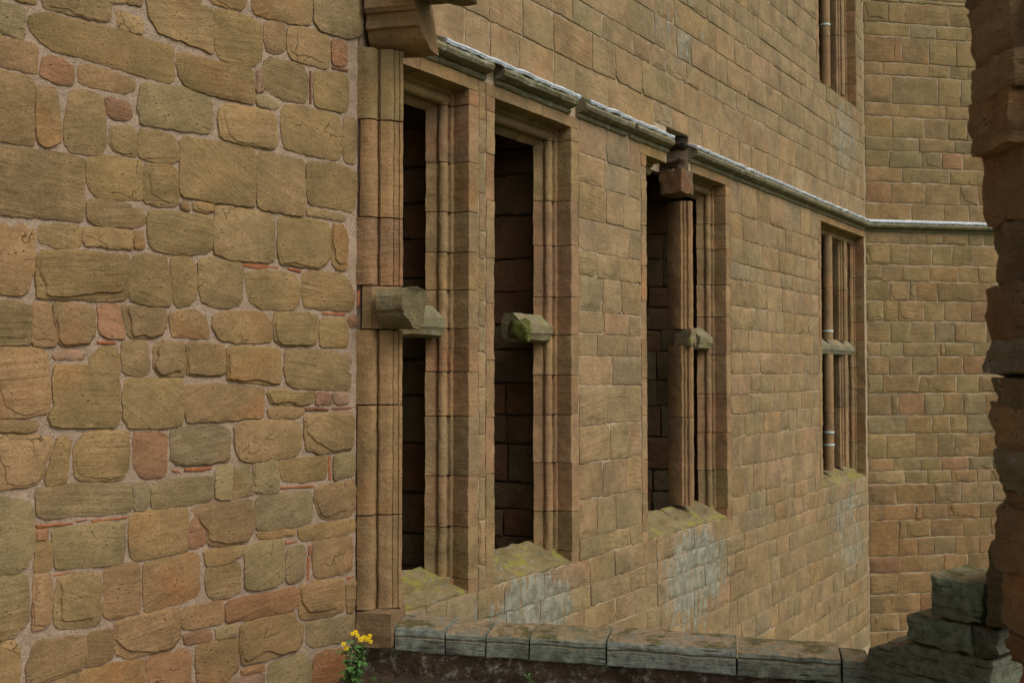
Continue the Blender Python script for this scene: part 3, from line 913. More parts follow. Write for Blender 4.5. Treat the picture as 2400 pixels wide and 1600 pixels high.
SILLPROF = [(0, 0), (.0, .012), (.125, .058), (.130, .095), (.155, .100), (.28, .158), (.30, .163), (.325, .15), (.325, -.10), (.02, -.10), (.012, -.02)]
TRAN = [(.105, .305), (.105, .365), (.125, .372), (.215, .455), (.30, .455), (.33, .40), (.33, .29), (.28, .25), (.215, .232), (.165, .232), (.128, .252), (.12, .285)]
MULL = [(.030, .128), (.018, .112), (-.018, .112), (-.030, .128), (-.030, .152), (-.044, .158), (-.048, .18), (-.062, .19), (-.066, .26), (-.045, .35), (.045, .35), (.066, .26), (.062, .19), (.048, .18), (.044, .158), (.030, .152)]

def joints(r, a, b, lo, hi):
    out = [a]
    while b - out[-1] > hi * 1.2: out.append(out[-1] + r.uniform(lo, hi))
    out.append(b)
    return out

HEADP = [(b, -a) for a, b in PROF]
def make_window(idx, head_pieces, sill_h0=None, label=None):
    w = WIN[idx]
    r = random.Random(idx * 31 + 3)
    # the window itself: inner frame rebate that all its stones sit in
    fr = Pool()
    fr.box(w['l'] - .019, w['l'] - .005, .30, TH + .004, Z(w['b']), Z(w['t']))
    fr.box(w['r'] + .005, w['r'] + .019, .30, TH + .004, Z(w['b']), Z(w['t']))
    win = link('window', fr.mesh('window'), M_INNER, wallB, ang=0)
    for side in (-1, 1):
        js = joints(r, w['b'] + .09, w['t'] - .11, .26, .42)
        for k in range(len(js) - 1):
            st = SL if side < 0 else SR
            if idx == 4 and side > 0: st = .025
            if idx == 3 and side > 0: st = .012
            jamb(w, 'jamb_stone', side, js[k], js[k + 1], st - .004, win, r)
        # bottom stones standing beside the sill
        jamb(w, 'jamb_stone', side, w['b'] - .02, w['b'] + .09, ((SR if side > 0 else SL) - .004 if not (side > 0 and idx > 2) else .012), win, r)
        if w['t'] < 3: jamb(w, 'jamb_stone', side, w['t'] - .11, w['t'] - .001, ((SR if side > 0 else SL) - .004 if not (side > 0 and idx > 2) else .012), win, r)
    for q, (x0, x1) in enumerate(head_pieces):
        t = w['t']
        prof = [(a - .007, t + b) for a, b in HEADP] + [(.325, t + .05), (.30, SB - .004), (-.007, SB - .004)]
        hbar('lintel', prof, x0, x1, win, vary((.33, .215, .105, .1), r), M_DRS, idx * 5 + q)
    b = w['b']
    cut = joints(r, w['l'] + .002, w['r'] - .002, .5, .9)
    for q in range(len(cut) - 1):
        hbar('sill', [(a, b + h) for a, h in SILLPROF], cut[q] + .002, cut[q + 1] - .002, win, vary((.27, .205, .10, .5), r), M_SILL, idx * 9 + q, .016, 22)
    return win, r

W1, r1 = make_window(0, [(WIN[0]['l'] - .1, WIN[0]['l'] + .50), (WIN[0]['l'] + .504, WIN[0]['r'] + .1)])
W2, r2 = make_window(1, [(WIN[1]['l'] - .1, WIN[1]['l'] + .62), (WIN[1]['l'] + .625, WIN[1]['r'] + .1)])
W3, r3 = make_window(2, [(WIN[2]['l'] - .12, sB(1560)), (sB(1622), WIN[2]['r'] + .1)])
W4, r4 = make_window(3, [(WIN[3]['l'] - .1, sB(1985)), (sB(1985) + .004, SMAX - .01)])
W5, r5 = make_window(4, [])
for k, w in enumerate((W1, W2, W3, W4, W5)):
    w['label'] = ('window opening beside the big broken jamb, its transom nearly whole', 'wide dark window opening with a mossy transom stub', 'window with one surviving mullion and a broken head',
                  'far window with close-set shafts next to the corner', 'upper window at the top edge above the string course')[k]
TC = (.27, .235, .135, .45)
hbar('transom', TRAN, WIN[0]['l'] + .12, WIN[0]['r'] - .12, W1, TC, M_STUB, 4, .006)
tr = hbar('transom', TRAN, sB(1206, .2), WIN[1]['r'] - .10, W2, TC, M_STUB, 8, .008)
chunk('moss_cushion', (-(WIN[1]['r'] - .10 - sB(1206, .2)) / 2 + .035, -.03, -.01), (.05, .085, .085), tr, (1, 1, 1, 0), M_MOSS, 3, .3)
hbar('transom', TRAN, sB(1622, .2), WIN[2]['r'] - .10, W3, TC, M_STUB, 11, .007)
hbar('transom', TRAN, WIN[3]['l'] + .12, WIN[3]['r'] - .12, W4, (.28, .24, .15, .5), M_STUB, 14, .006)

def mullion(win, x, b, t, r, cuts, w=1.0, col=(.345, .21, .108, .06), jit=.006):
    zs = [b] + cuts + [t]
    for k in range(len(zs) - 1):
        prof = [(a * w, y - .2) for a, y in MULL]
        me = extrude_profile(prof, zs[k] + .003, zs[k + 1] - .003, 'z', jit, max(3, int((zs[k + 1] - zs[k]) / .06)), r.random() * 40)
        link('mullion', me, M_DRS, win, vary(col, r, .12), (x, .2, EYE), 34)
mx3 = sB(1604, .2)
mullion(W3, mx3, -1.33, .27, r3, [-.45], 1.35)
mullion(W3, mx3, .43, 1.72, r3, [], 1.4, (.355, .215, .112, 0))
chunk('broken_transom_end', (mx3, .19, Z(.345)), (.065, .10, .085), W3, (.27, .21, .12, .3), M_STUB, 17, .15, soft=.08)
chunk('broken_lintel_block', (sB(1588, .1), .10, Z(1.845)), (.135, .12, .12), W3, (.23, .145, .085, .08), M_ROUGH, 5, .16, soft=.08, fine=.05)
chunk('broken_lintel_block', (sB(1580, .16), .16, Z(2.03)), (.10, .12, .07), W3, (.10, .07, .05, .1), M_ROUGH, 9, .35)
chunk('broken_lintel_block', (sB(1610, .13), .13, Z(2.06)), (.11, .10, .055), W3, (.26, .14, .085, 0), M_ROUGH, 12, .2)
chunk('broken_string_fragment', (sB(1592, .12), .12, Z(2.24)), (.13, .10, .06), W3, (.06, .045, .035, .1), M_ROUGH, 22, .45)
for wdw, win, cuts in ((W4, WIN[3], None), (W5, WIN[4], None)):
    rr = random.Random(5)
    for q in (1, 2):
        x = sB(1971, .2) if q == 1 else sB(1998, .2)
        if win is WIN[3]:
            mullion(wdw, x, -1.33, .25, rr, [rr.uniform(-.8, -.3)], 1.5, (.345, .225, .12, .08))
            mullion(wdw, x, .44, 1.86, rr, [rr.uniform(.9, 1.3)], 1.5, (.345, .225, .12, .08))
        else:
            mullion(wdw, x, 3.94, 6.3, rr, [4.5 + q * .3], 1.5, (.345, .225, .12, .08))
# extra half shaft against the near jamb of the two far windows, and the pale clamps on it
for wdw, win, spans, ties in ((W4, WIN[3], ((-1.33, -.55, .25), (.44, 1.15, 1.86)), (.56, -.81, -.98)), (W5, WIN[4], ((3.9, 4.6, 6.3),), (4.76,))):
    x = sB(1941, .16)
    rr = random.Random(9)
    for sp in spans:
        for k in range(len(sp) - 1):
            prof = [(.068 * math.cos(2 * math.pi * q / 14), .068 * math.sin(2 * math.pi * q / 14)) for q in range(14)]
            me = extrude_profile(prof, sp[k] + .003, sp[k + 1] - .003, 'z', .002, 6, k + 3)
            link('shaft', me, M_DRS, wdw, vary((.345, .215, .115, .1), rr, .1), (x, .16, EYE), 40)
    for h in ties:
        prof = [(.074 * math.cos(2 * math.pi * q / 14), .074 * math.sin(2 * math.pi * q / 14)) for q in range(14)]
        link('clamp', extrude_profile(prof, -.012, .012, 'z'), M_TIE, wdw, None, (x, .16, Z(h)), 40)

# string course with its lead flashing ------------------------------------
STR = [(.02, SB), (-.018, SB), (-.03, SB + .012), (-.034, SB + .028), (-.022, SB + .040), (-.060, SB + .046), (-.092, SB + .060), (-.104, SB + .085), (-.094, SB + .110), (-.070, SB + .120), (-.078, SB + .128), (-.088, SB + .142), (-.07, ST), (.02, ST + .012)]
STC = (.235, .20, .115, .55)
def string_piece(par, x0, x1, seed, jit=.007, seg=None):
    return hbar('string_course', STR, x0, x1, par, vary(STC, random.Random(seed), .12), M_LIC, seed, jit, seg)
def flashing(par, x0, x1, seed, amp=.016):
    n = max(6, int((x1 - x0) / .018))
    v, f = [], []
    so = Vector((seed, 2, 9))
    for i in range(n + 1):
        x = x0 + (x1 - x0) * i / n
        w = noise.noise(Vector((x * 6, 0, 0)) + so); w2 = noise.noise(Vector((x * 23, 5, 0)) + so)
        y = -.100 + .008 * w2
        z0 = ST - .014 + amp * w + .4 * amp * w2
        for a, b in ((y + .004, z0 - .018 - .012 * w2), (y - .006, z0), (y + .006, z0 + .014), (-.01, ST + .030 + .5 * amp * w), (.0, ST + .036 + amp * w2 * .5), (.0, ST + .013)):
            v.append((x, a, Z(b)))
    for i in range(n):
        for k in range(6):
            f.append((i * 6 + k, i * 6 + (k + 1) % 6, i * 6 + 6 + (k + 1) % 6, i * 6 + 6 + k))
    f.append((0, 1, 2, 3, 4, 5)); f.append(tuple(n * 6 + k for k in (5, 4, 3, 2, 1, 0)))
    me = pydata('flashing', v, f)
    bm = bmesh.new(); bm.from_mesh(me); bmesh.ops.recalc_face_normals(bm, faces=bm.faces); bm.to_mesh(me); bm.free()
    return link('lead_flashing', me, M_LEAD, par, ang=50)
for k, (a, b) in enumerate(((.02, sB(1019)), (sB(1020), sB(1132)), (sB(1157), sB(1332)), (sB(1350), sB(1467)), (sB(1474), sB(1563)))):
    string_piece(wallB, a, b, k + 2, .008)
xs2 = joints(random.Random(8), sB(1616), SMAX - .075, .6, 1.1)
for k in range(len(xs2) - 1): string_piece(wallB, xs2[k] + .001, xs2[k + 1] - .001, 20 + k, .005)
for k, (a, b) in enumerate(((sB(1019), sB(1338)), (sB(1362), sB(1562)), (sB(1614), SMAX - .01))):
    flashing(wallB, a, b, k * 7 + 1)

# wall C ------------------------------------------------------------------
CROWS = [
 (0, -150, -30, [800, 1100, 1380, 1600]), (0, -30, 8, [1000, 1150, 1415, 1660]), (0, 10, 195, [905, 1055, 1245, 1465]), (0, 200, 322, [1105, 1345, 1625]), (0, 325, 562, [960, 1030, 1280, 1530]),
 (0, 565, 682, [855, 1070, 1275, 1470, 1635]), (0, 685, 940, [940, 1365, 1570]), (0, 943, 1062, [1000, 1435, 1695]), (0, 1065, 1252, [945, 1240, 1450, 1630]),
 (0, 1256, 1377, [1190, 1515]), (0, 1380, 1532, [915, 1215, 1400, 1590]), (400, -35, 98, [1030, 1120, 1470, 1650]), (400, 102, 290, [930, 1245, 1560, 1735]), (400, 294, 470, [1115, 1415, 1645]),
 (400, 560, 664, [1010, 1255, 1400, 1640, 1780]), (400, 668, 858, [925, 1095, 1310, 1495, 1690]), (400, 862, 1008, [845, 1040, 1285, 1550, 1735]), (400, 1012, 1190, [915, 1100, 1165, 1360, 1840]),
 (400, 1194, 1380, [865, 990, 1235, 1415, 1665]), (400, 1384, 1576, [925, 1110, 1330, 1515, 1610, 1805]), (800, 10, 134, [830, 1045, 1380, 1425, 1690]), (800, 138, 304, [915, 1125, 1350, 1590, 1815]),
 (800, 308, 474, [850, 1195, 1535, 1740]), (800, 478, 678, [935, 1000, 1240, 1410, 1590, 1805]), (800, 682, 850, [1070, 1310, 1475, 1630]), (800, 854, 1070, [890, 1155, 1360, 1515, 1740, 1925]),
 (800, 1074, 1190, [950, 1205, 1395, 1645, 1865]), (800, 1194, 1312, [1060, 1265, 1485, 1720, 1845]), (800, 1316, 1502, [980, 1335, 1575, 1865]), (800, 1506, 1646, [865, 1155, 1220, 1455, 1750]),
 (1200, 82, 244, [1000, 1080, 1295, 1590, 1850]), (1200, 248, 408, [1000, 1175, 1330, 1520, 1740, 1890]), (1200, 412, 564, [1025, 1250, 1415, 1640]), (1200, 568, 760, [990, 1320, 1560, 1800]),
 (1200, 764, 934, [865, 1200, 1480, 1750]), (1200, 938, 1100, [1005, 1090, 1400, 1700]), (1200, 1104, 1300, [900, 1250, 1600, 1850]), (1200, 1304, 1480, [1000, 1300, 1650]),
]
CP = [(.345, .236, .114, .12), (.34, .226, .112, .06), (.318, .236, .122, .26), (.35, .220, .105, .02), (.335, .195, .105, 0), (.33, .234, .112, .2)]
CWT = [6, 5, 4, 2.5, .8, 5]
CMAX = 3.9
for k, (y0, ya, yb, js) in enumerate(CROWS):
    r = random.Random(k * 5 + 2)
    h1 = WC.hit(2035, y0 + ya / 3.92)[1]; h0 = WC.hit(2035, y0 + yb / 3.92)[1]
    ym = y0 + (ya + yb) / 7.84
    xs_ = [.012] + [WC.hit(1850 + x / 3.92, ym)[0] for x in js]
    while xs_[-1] < CMAX - .7: xs_.append(xs_[-1] + r.uniform(.35, .8))
    xs_.append(CMAX)
    for q in range(len(xs_) - 1):
        a, b = xs_[q], xs_[q + 1]
        hh0 = h0
        if y0 == 1200 and ya == 82 and q == 0:
            hh0 = WC.hit(2035, 1200 + 408 / 3.92)[1]
        if y0 == 1200 and ya == 248 and q == 0: continue
        g = .006
        cx, cz = (a + b) / 2, (hh0 + h1) / 2
        w, h = (b - a) / 2 - g, (h1 - hh0) / 2 - g
        j = lambda: r.uniform(-.007, .006)
        poly = [(-w + j(), -h + j()), (w + j(), -h + j()), (w + j(), h + j()), (-w + j(), h + j())]
        v, f = stone_geo(poly, r.uniform(.007, .014), .04, r.uniform(.006, .012), .07, .007, 1 if r.random() < .0 else 0, .008 if r.random() < .25 else 0, .003, k * 40 + q, .012)
        c = vary(r.choices(CP, CWT)[0], r, .08)
        if y0 == 1200 or (y0 == 800 and ya > 1300): c = (c[0] * .97, c[1] * .90, c[2] * .90, c[3] * .5)
        link('stone', pydata('stone', v, f), M_ASHT if r.random() < .5 else M_ASH, wallC, c, (cx, 0, cz + EYE), 38)
cc = Pool()
cc.box(-.05, CMAX + .02, -.002, .5, Z(-4.95), Z(6.35))
link('wall_core', cc.mesh('wall_core'), M_MORTB, wallC, ang=0)
hC = WC.hit(2035, 520)[1]
for k in range(4):
    o = string_piece(wallC, -.035 + k * .98, -.035 + (k + 1) * .98 - .003, 40 + k, .004)
fo = flashing(wallC, -.03, CMAX, 33, .006)

# ------------------------------------------------------------------ rooms behind the windows, colours darkened to deepen their shade
room = Pool()
RL, RR, RD = .0, SMAX, 3.2
room.box(RL, RR, TH + .01, RD + .2, Z(2.35), Z(2.55))
room.box(RL, RR, TH + .01, RD + .2, Z(-1.9), Z(-1.62))
room.box(RL, RR, RD, RD + .2, Z(-1.62), Z(2.35))
room.box(RL - .2, RL, TH + .01, RD, Z(-1.62), Z(2.35))
room.box(RR, RR + .2, TH + .01, RD, Z(-1.62), Z(2.35))
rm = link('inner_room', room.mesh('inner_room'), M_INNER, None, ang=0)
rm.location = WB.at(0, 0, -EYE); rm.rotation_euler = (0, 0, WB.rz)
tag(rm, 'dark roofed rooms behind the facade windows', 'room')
up = Pool()
UL, UR = WIN[4]['l'] - 1.2, SMAX + .9
up.box(UL, UR, 1.6, 1.7, Z(3.3), Z(6.36))
up.box(UL - .1, UL, TH + .01, 1.7, Z(3.3), Z(6.36))
up.box(UR, UR + .1, TH + .01, 1.7, Z(3.3), Z(6.36))
up.box(SMAX + .06, UR, TH + .01, TH + .1, Z(3.3), Z(6.36))
up.box(UL - .1, UR + .1, TH + .01, 1.7, Z(6.37), Z(6.5))
up.box(UL - .1, UR + .1, TH + .01, 1.7, Z(3.15), Z(3.29))
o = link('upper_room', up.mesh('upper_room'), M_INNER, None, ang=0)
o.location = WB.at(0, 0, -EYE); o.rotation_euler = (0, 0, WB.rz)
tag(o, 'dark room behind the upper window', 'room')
LAB = ('dark rubble cross wall seen through the window beside the big broken jamb', 'dark rubble cross wall seen through the wide window with the mossy transom stub', 'dark rubble cross wall seen behind the window with the single mullion')
for k in range(3):
    p = WB.at(WIN[k]['r'] + .03, TH + .02, 0)
    q = Frame(p.x, p.y, 112)                 # x runs back towards the viewer's right; the wall lies at negative x
    iw = empty('interior_wall', q.at(0, 0, -EYE), q.rz)
    tag(iw, LAB[k], 'wall', 'inner cross walls')
    r = random.Random(k + 60)
    z = -1.62
    while z < 2.3:
        hh = min(r.uniform(.2, .36), 2.33 - z)
        x = 0.0
        while x > -1.9:
            L = r.uniform(.22, .48)
            cx, cz = x - L / 2, z + hh / 2
            g = .008
            j = lambda: r.uniform(-.012, .008)
            poly = [(-L / 2 + g + j(), -hh / 2 + g + j()), (L / 2 - g + j(), -hh / 2 + g + j()), (L / 2 - g + j(), hh / 2 - g + j()), (-L / 2 + g + j(), hh / 2 - g + j())]
            v, f = stone_geo(poly, r.uniform(.004, .012), .05, .008, .08, .006, 0, 0, .003, int(cx * 1000 + cz * 77), .02)
            link('stone', pydata('stone', v, f), M_RUB, iw, vary(r.choice([(.17, .115, .06, .1), (.175, .105, .058, 0), (.165, .12, .066, .1), (.18, .095, .05, 0)]), r, .12), (cx, 0, cz + EYE), 38)  # stone colours lowered as well, standing in for indoor shade
            x -= L
        z += hh
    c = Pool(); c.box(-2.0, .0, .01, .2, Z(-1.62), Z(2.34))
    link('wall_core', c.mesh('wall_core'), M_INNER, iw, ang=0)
# ------------------------------------------------------------------ the broken window we look through: left jamb, head stub, transom stub, sill
bw = empty('broken_window', WD.at(0, 0, -EYE), WD.rz)
tag(bw, 'big broken stone window with moulded left jamb, transom stub and low lichened sill', 'window')
def sD(px, d=0.0): return WD.sx(px) - .38 * d
JP = [(836, .012), (839, -.006), (850, -.010), (862, -.006), (872, .008), (879, .030), (884, .058), (886.5, .070), (887, .052), (891, .046), (895, .050), (906, .056), (916, .068), (920.5, .080), (921.3, .090), (923, .086), (933, .098), (934.8, .106), (936.5, .10), (944, .112)]
DYS = [108, 277, 507, 668, 771, 949, 1209, 1432]
DC = [(.345, .235, .112, .18), (.365, .226, .115, .04), (.365, .218, .11, 0), (.33, .22, .11, .25), (.345, .215, .11, .12), (.355, .225, .115, .14), (.345, .23, .122, .32)]
for k in range(len(DYS) - 1):
    r = random.Random(k + 70)
    h1 = WD.hit(890, DYS[k])[1]; h0 = WD.hit(890, DYS[k + 1])[1]
    lx = (-12, 3, -14, 4, -4, -1, 0)[k]
    pts = []
    for i, (px, d) in enumerate(JP):
        if i < 2: px += lx
        pts.append((sD(px, d), d))
    e = pts[-1]
    pts += [(e[0] - .10, e[1] + .20), (pts[0][0] - .01, e[1] + .20), (pts[0][0] - .01, .05)]
    if k == 3:                                                       # plain squared block behind the transom stub
        pts = [(sD(845), .02), (sD(848), .0), (sD(870), .0), (sD(873, .02), .012), (sD(930, .08), .08), (sD(943, .11), .11), (sD(943) - .14, .31), (sD(845), .31)]
    ox = sum(a for a, b in pts) / len(pts)
    L = h1 - h0
    me = extrude_profile([(a - ox, b - .1) for a, b in pts], -L / 2 + .004, L / 2 - .004, 'z', .0045, max(4, int(L / .03)), k * 3.3 + 1)
    link('jamb_stone', me, M_RUBT if k == 2 else M_DRS, bw, vary(DC[k], r, .05), (ox, .1, Z((h0 + h1) / 2)), 32)
# moulded foot and base block under the jamb
hb = WD.hit(890, 1432)[1]
chunk('base_block', (sD(880), .10, Z(hb - .10)), (.115, .13, .10), bw, (.30, .195, .105, .25), M_DRS, 4, .08, soft=.1)
pl = Pool(); pl.box(-.03, .015, .02, .31, 0, Z(2.75)); pl.box(.015, .15, .26, .312, 0, Z(2.75))
link('wall_core', pl.mesh('wall_core'), M_MORT, bw, ang=0)
# head: broken end of the lintel and of the hood above it
hl = WD.hit(890, 108)[1]
def rough_end(me, x_end, amp, seed):
    so = Vector((seed, 1, 2))
    for v in me.vertices:
        if v.co.x > x_end:
            v.co.x += amp * noise.noise(Vector((0, v.co.y * 9, v.co.z * 9)) + so)
# profile (depth, height): plain upper face, quirk, fascia, hollow soffit
LP = [(-.02, .50), (-.022, .215), (-.012, .205), (-.008, .192), (.010, .19), (.014, .150), (.004, .143), (.004, .105), (.03, .10), (.05, .055), (.085, .02), (.13, .0), (.20, -.005), (.25, .0), (.29, .5)]
x0, x1 = sD(853), sD(995)
me = extrude_profile([(a, b + hl) for a, b in LP], x0, x1, 'x', .004, 26, 3)
lm = me
for v in lm.vertices:
    t = (v.co.x - x0) / (x1 - x0)
    if t > .45:                              # the fracture slants: the top broke off further out in front, the soffit further in
        k = (t - .45) / .55
        hrel = v.co.z - hl
        reach = .93 - .9 * max(0, hrel - .02) * .55 + .35 * max(0, v.co.y) * .9
        v.co.x = x0 + (x1 - x0) * (.45 + k * (reach - .45)) + .012 * k * noise.noise(Vector((0, v.co.y * 14, v.co.z * 14)))
o = link('lintel_stub', lm, M_DRS, bw, (.315, .20, .10, .06), (0, 0, EYE), 32)
o.data.transform(__import__('mathutils').Matrix.Translation((-(x0 + x1) / 2, -.1, -hl - .2)))
o.location = ((x0 + x1) / 2, .1, Z(hl + .2))
# plain block of the head beside the stub and broken hood stone higher up
chunk('head_block', (sD(905), .16, Z(hl + .36)), (.19, .12, .19), bw, (.28, .20, .10, .2), M_RUBT, 8, .05)
chunk('broken_hood_stone', (sD(1022), .0, Z(hl + .335)), (.20, .20, .075), bw, (.23, .17, .09, .35), M_ROUGH, 15, .2, rot=-.12)
# transom stub
ht = WD.hit(900, 690)[1]
TP = [(-.075, ht - .075), (-.075, ht - .01), (-.065, ht + .005), (-.05, ht + .028), (.02, ht + .04), (.17, ht + .03), (.17, ht - .16), (.10, ht - .195), (.02, ht - .185), (-.02, ht - .155), (-.05, ht - .118), (-.052, ht - .1), (-.07, ht - .09)]
TP = [(a * 1.0, b) for a, b in TP]
x0, x1 = sD(892), sD(968)
oz = ht - .07
me = extrude_profile([(a, b - oz) for a, b in TP], 0, x1 - x0, 'x', .008, 16, 8)
for v in me.vertices:
    t = v.co.x / (x1 - x0)
    if t > .5:
        k = (t - .5) / .5
        reach = 1.0 + .55 * v.co.z + (.3 * v.co.y if v.co.y > 0 else 0) - (.18 if v.co.y < -.03 else 0)
        v.co.x = (x1 - x0) * (.5 + k * (reach - .5)) + .02 * k * noise.noise(Vector((1, v.co.y * 11, v.co.z * 11)))
link('transom_stub', me, M_STUB, bw, (.215, .175, .095, .42), (x0, 0, Z(oz)), 34)
# sill stones (low coping across the view)
SX = [868, 926, 1044, 1139, 1240, 1419, 1722, 1966, 2033]
SC = [(.82, .80, .76, 1), (1, 1, 1, 1), (.95, .96, .95, 1), (.92, .93, .92, 1), (.9, .92, .9, 1), (.92, .93, .92, 1), (.82, .85, .83, 1), (.62, .64, .62, 1)]
for k in range(len(SX) - 1):
    r = random.Random(k + 90)
    a, b = sD(SX[k]) + .005, sD(SX[k + 1]) - .005
    dt = (.01, .012, .0, -.004, .0, .004, -.006, -.012)[k]
    top, bot = -1.425 + dt, (-1.553, -1.556, -1.556, -1.556, -1.558, -1.558, -1.562, -1.64)[k]
    P = [(.004, bot), (0, bot + .006), (0, -1.482), (.007, -1.477), (.007, -1.470), (.001, -1.466), (.004, -1.446), (.014, top - .012), (.04, top - .003), (.08, top), (.20, top + .006), (.29, top - .004), (.31, top - .03), (.31, bot)]
    if k == 7: P = [(0.0, bot), (-.01, -1.5), (.0, -1.45), (.05, top), (.2, top), (.3, top - .03), (.3, bot)]
    hbar('sill_stone', P, a, b, bw, vary(SC[k], r, .06), M_COPE, k * 2 + 1, .008, max(6, int((b - a) / .04)))
# wall under the sill: dark, damp, full of soil
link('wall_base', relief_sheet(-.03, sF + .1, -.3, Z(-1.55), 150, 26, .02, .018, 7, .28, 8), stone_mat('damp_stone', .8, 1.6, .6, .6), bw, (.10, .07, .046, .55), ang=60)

# ------------------------------------------------------------------ stump of the next wall: stepped broken stones at the right
st = empty('broken_wall_stump', WF.at(0, 0, -EYE), WF.rz)
tag(st, 'stepped stump of broken wall with dark green lichened stones at lower right', 'wall')
def fstone(name, px, col, depth, mat, seed, top_extra=0.0):
    pts = []
    for a, b in px:
        s, h = WF.hit(a, b)
        pts.append((s, h + EYE))
    cx, cz = centre(pts)
    poly = [(a - cx, b - cz) for a, b in pts]
    v, f = stone_geo(poly, .03, depth, .014, .035, .008, 0, 0, .008, seed, .03)
    # close the back
    return link(name, pydata(name, v, f), mat, st, col, (cx, 0, cz), 42)
GC = (.62, .68, .58, 1)
fstone('stone', [(2042, 1514), (2135, 1504), (2330, 1545), (2335, 1660), (2040, 1660)], (.60, .58, .50, 1), .34, M_COPE, 1)
fstone('stone', [(2129, 1437), (2284, 1462), (2288, 1536), (2132, 1499)], GC, .34, M_COPE, 2)
fstone('stone', [(2187, 1346), (2312, 1366), (2308, 1462), (2190, 1438)], GC, .34, M_COPE, 3)
fstone('stone', [(2286, 1464), (2345, 1476), (2345, 1548), (2290, 1536)], (.36, .34, .30, 1), .34, M_COPE, 4)
fstone('stone', [(2318, 1290), (2330, 1268), (2375, 1262), (2380, 1470), (2316, 1462)], (.13, .105, .05, .35), .30, M_LIC, 5)
chunk('stone', (WF.sx(2098) - .03, .14, Z(-1.375)), (.062, .12, .045), st, (.22, .19, .11, .3), M_SILL, 44, .2)
pl = Pool(); pl.box(0.02, 1.25, .03, .36, 0, Z(-1.6))
link('wall_core', pl.mesh('wall_core'), M_SOIL, st, ang=0)

# ------------------------------------------------------------------ rough broken pier close on the right
SIL = [(-200, 2282), (0, 2296), (60, 2300), (110, 2302), (132, 2284), (160, 2279), (250, 2277), (345, 2278), (385, 2292), (412, 2312), (430, 2316), (500, 2322), (560, 2330), (620, 2336), (670, 2344), (700, 2346), (740, 2330), (790, 2328), (860, 2330), (960, 2328), (1010, 2332), (1060, 2342), (1160, 2350), (1260, 2354), (1400, 2362), (1600, 2372), (1900, 2385)]
def sil(y):
    for (ya, xa), (yb, xb) in zip(SIL, SIL[1:]):
        if ya <= y <= yb: return xa + (xb - xa) * (y - ya) / (yb - ya)
    return SIL[0][1] if y < 0 else SIL[-1][1]
PY = 3.0
v, f = [], []
NH, NA = 300, 100
cxp, cyp = 2.15, PY + .12
def blocky(w):
    """faceted relief of split rubble: distance to the nearest of scattered points, stretched upright"""
    q = Vector((w.x * 4.2, w.y * 4.2, w.z * 3.0)) + Vector((noise.noise(w * 2), noise.noise(w * 2 + Vector((9, 0, 0))), 0)) * .5
    d = noise.voronoi(q)[0]
    return .55 - d[0] + .35 * (d[1] - d[0] > .12)
for j in range(NH + 1):
    z = -.05 + (3.6 + .05) * j / NH
    px, py = project((1.5, PY, z))
    xl = (sil(py) + 75 - 1200) / F_PX * PY
    rx = cxp - xl
    for i in range(NA):
        t = 2 * math.pi * i / NA
        cs, sn = math.cos(t), math.sin(t)
        k = (abs(cs) ** 2.6 + abs(sn) ** 2.6) ** (-1 / 2.6)
        w = Vector((cs * .8, sn * .8, z))
        nn = .026 * noise.noise(w * 3.1) + .022 * noise.noise(w * 9) + .014 * noise.noise(w * 21) + .055 * blocky(w)
        edge = 1 if abs(sn) > .35 or cs > 0 else .45
        yy = cyp + sn * k * .34 + nn * sn
        xx = cxp + cs * k * (rx if cs < 0 else .7) + nn * edge * cs
        v.append((xx * (yy / PY if cs < 0 else 1 + (yy / PY - 1) * (1 - cs)), yy, z))
for j in range(NH):
    for i in range(NA):
        a, b = j * NA + i, j * NA + (i + 1) % NA
        f.append((a, b, b + NA, a + NA))
f.append(tuple(range(NA))[::-1]); f.append(tuple(NH * NA + i for i in range(NA)))
pier = empty('broken_pier', (cxp, cyp, 0))
tag(pier, 'rough dark broken edge of masonry close at the right side', 'wall')
me = pydata('pier_core', [(a - cxp, b - cyp, c) for a, b, c in v], f)
link('pier_core', me, M_ROUGH, pier, (.20, .125, .068, .16), ang=50)
r = random.Random(3)
py = -120.0
k = 0
while py < 1720:
    hh = r.uniform(55, 170)                  # course height in photograph pixels at the pier's distance
    x = sil(py + hh / 2) + 80 + r.uniform(-20, 14)
    first = True
    while x < 2950:
        L = r.uniform(70, 170)
        Y = PY - .16 if first else PY - .30
        s0 = Y / F_PX
        chunk('rubble_stone', ((x + L / 2 - 1200) * s0 - cxp, Y + .09 + r.uniform(-.03, .03) - cyp, EYE + (872 - py - hh / 2) * s0), (L / 2 * s0 * 1.1, .13, hh / 2 * s0 * 1.12), pier,
              vary(r.choice([(.24, .152, .082, .1), (.225, .158, .086, .25), (.255, .15, .078, 0), (.20, .162, .10, .45), (.235, .145, .075, .05)]), r, .14), M_ROUGH, k * 1.7 + 3, .15, 4, r.uniform(-.2, .2), soft=.08, fine=.06)
        k += 1
        x += L
        first = False
    py += hh
# ------------------------------------------------------------------ plants in the corner
def tube(pool, pts, r0, r1, n=5):
    rings = []
    for i, p in enumerate(pts):
        d = (Vector(pts[min(i + 1, len(pts) - 1)]) - Vector(pts[max(i - 1, 0)])).normalized()
        a = d.orthogonal().normalized(); b = d.cross(a)
        rr = r0 + (r1 - r0) * i / (len(pts) - 1)
        rings.append([tuple(Vector(p) + a * rr * math.cos(2 * math.pi * k / n) + b * rr * math.sin(2 * math.pi * k / n)) for k in range(n)])
    v = [q for ring in rings for q in ring]
    f = [(i * n + k, i * n + (k + 1) % n, i * n + n + (k + 1) % n, i * n + n + k) for i in range(len(rings) - 1) for k in range(n)]
    pool.add(v, f)

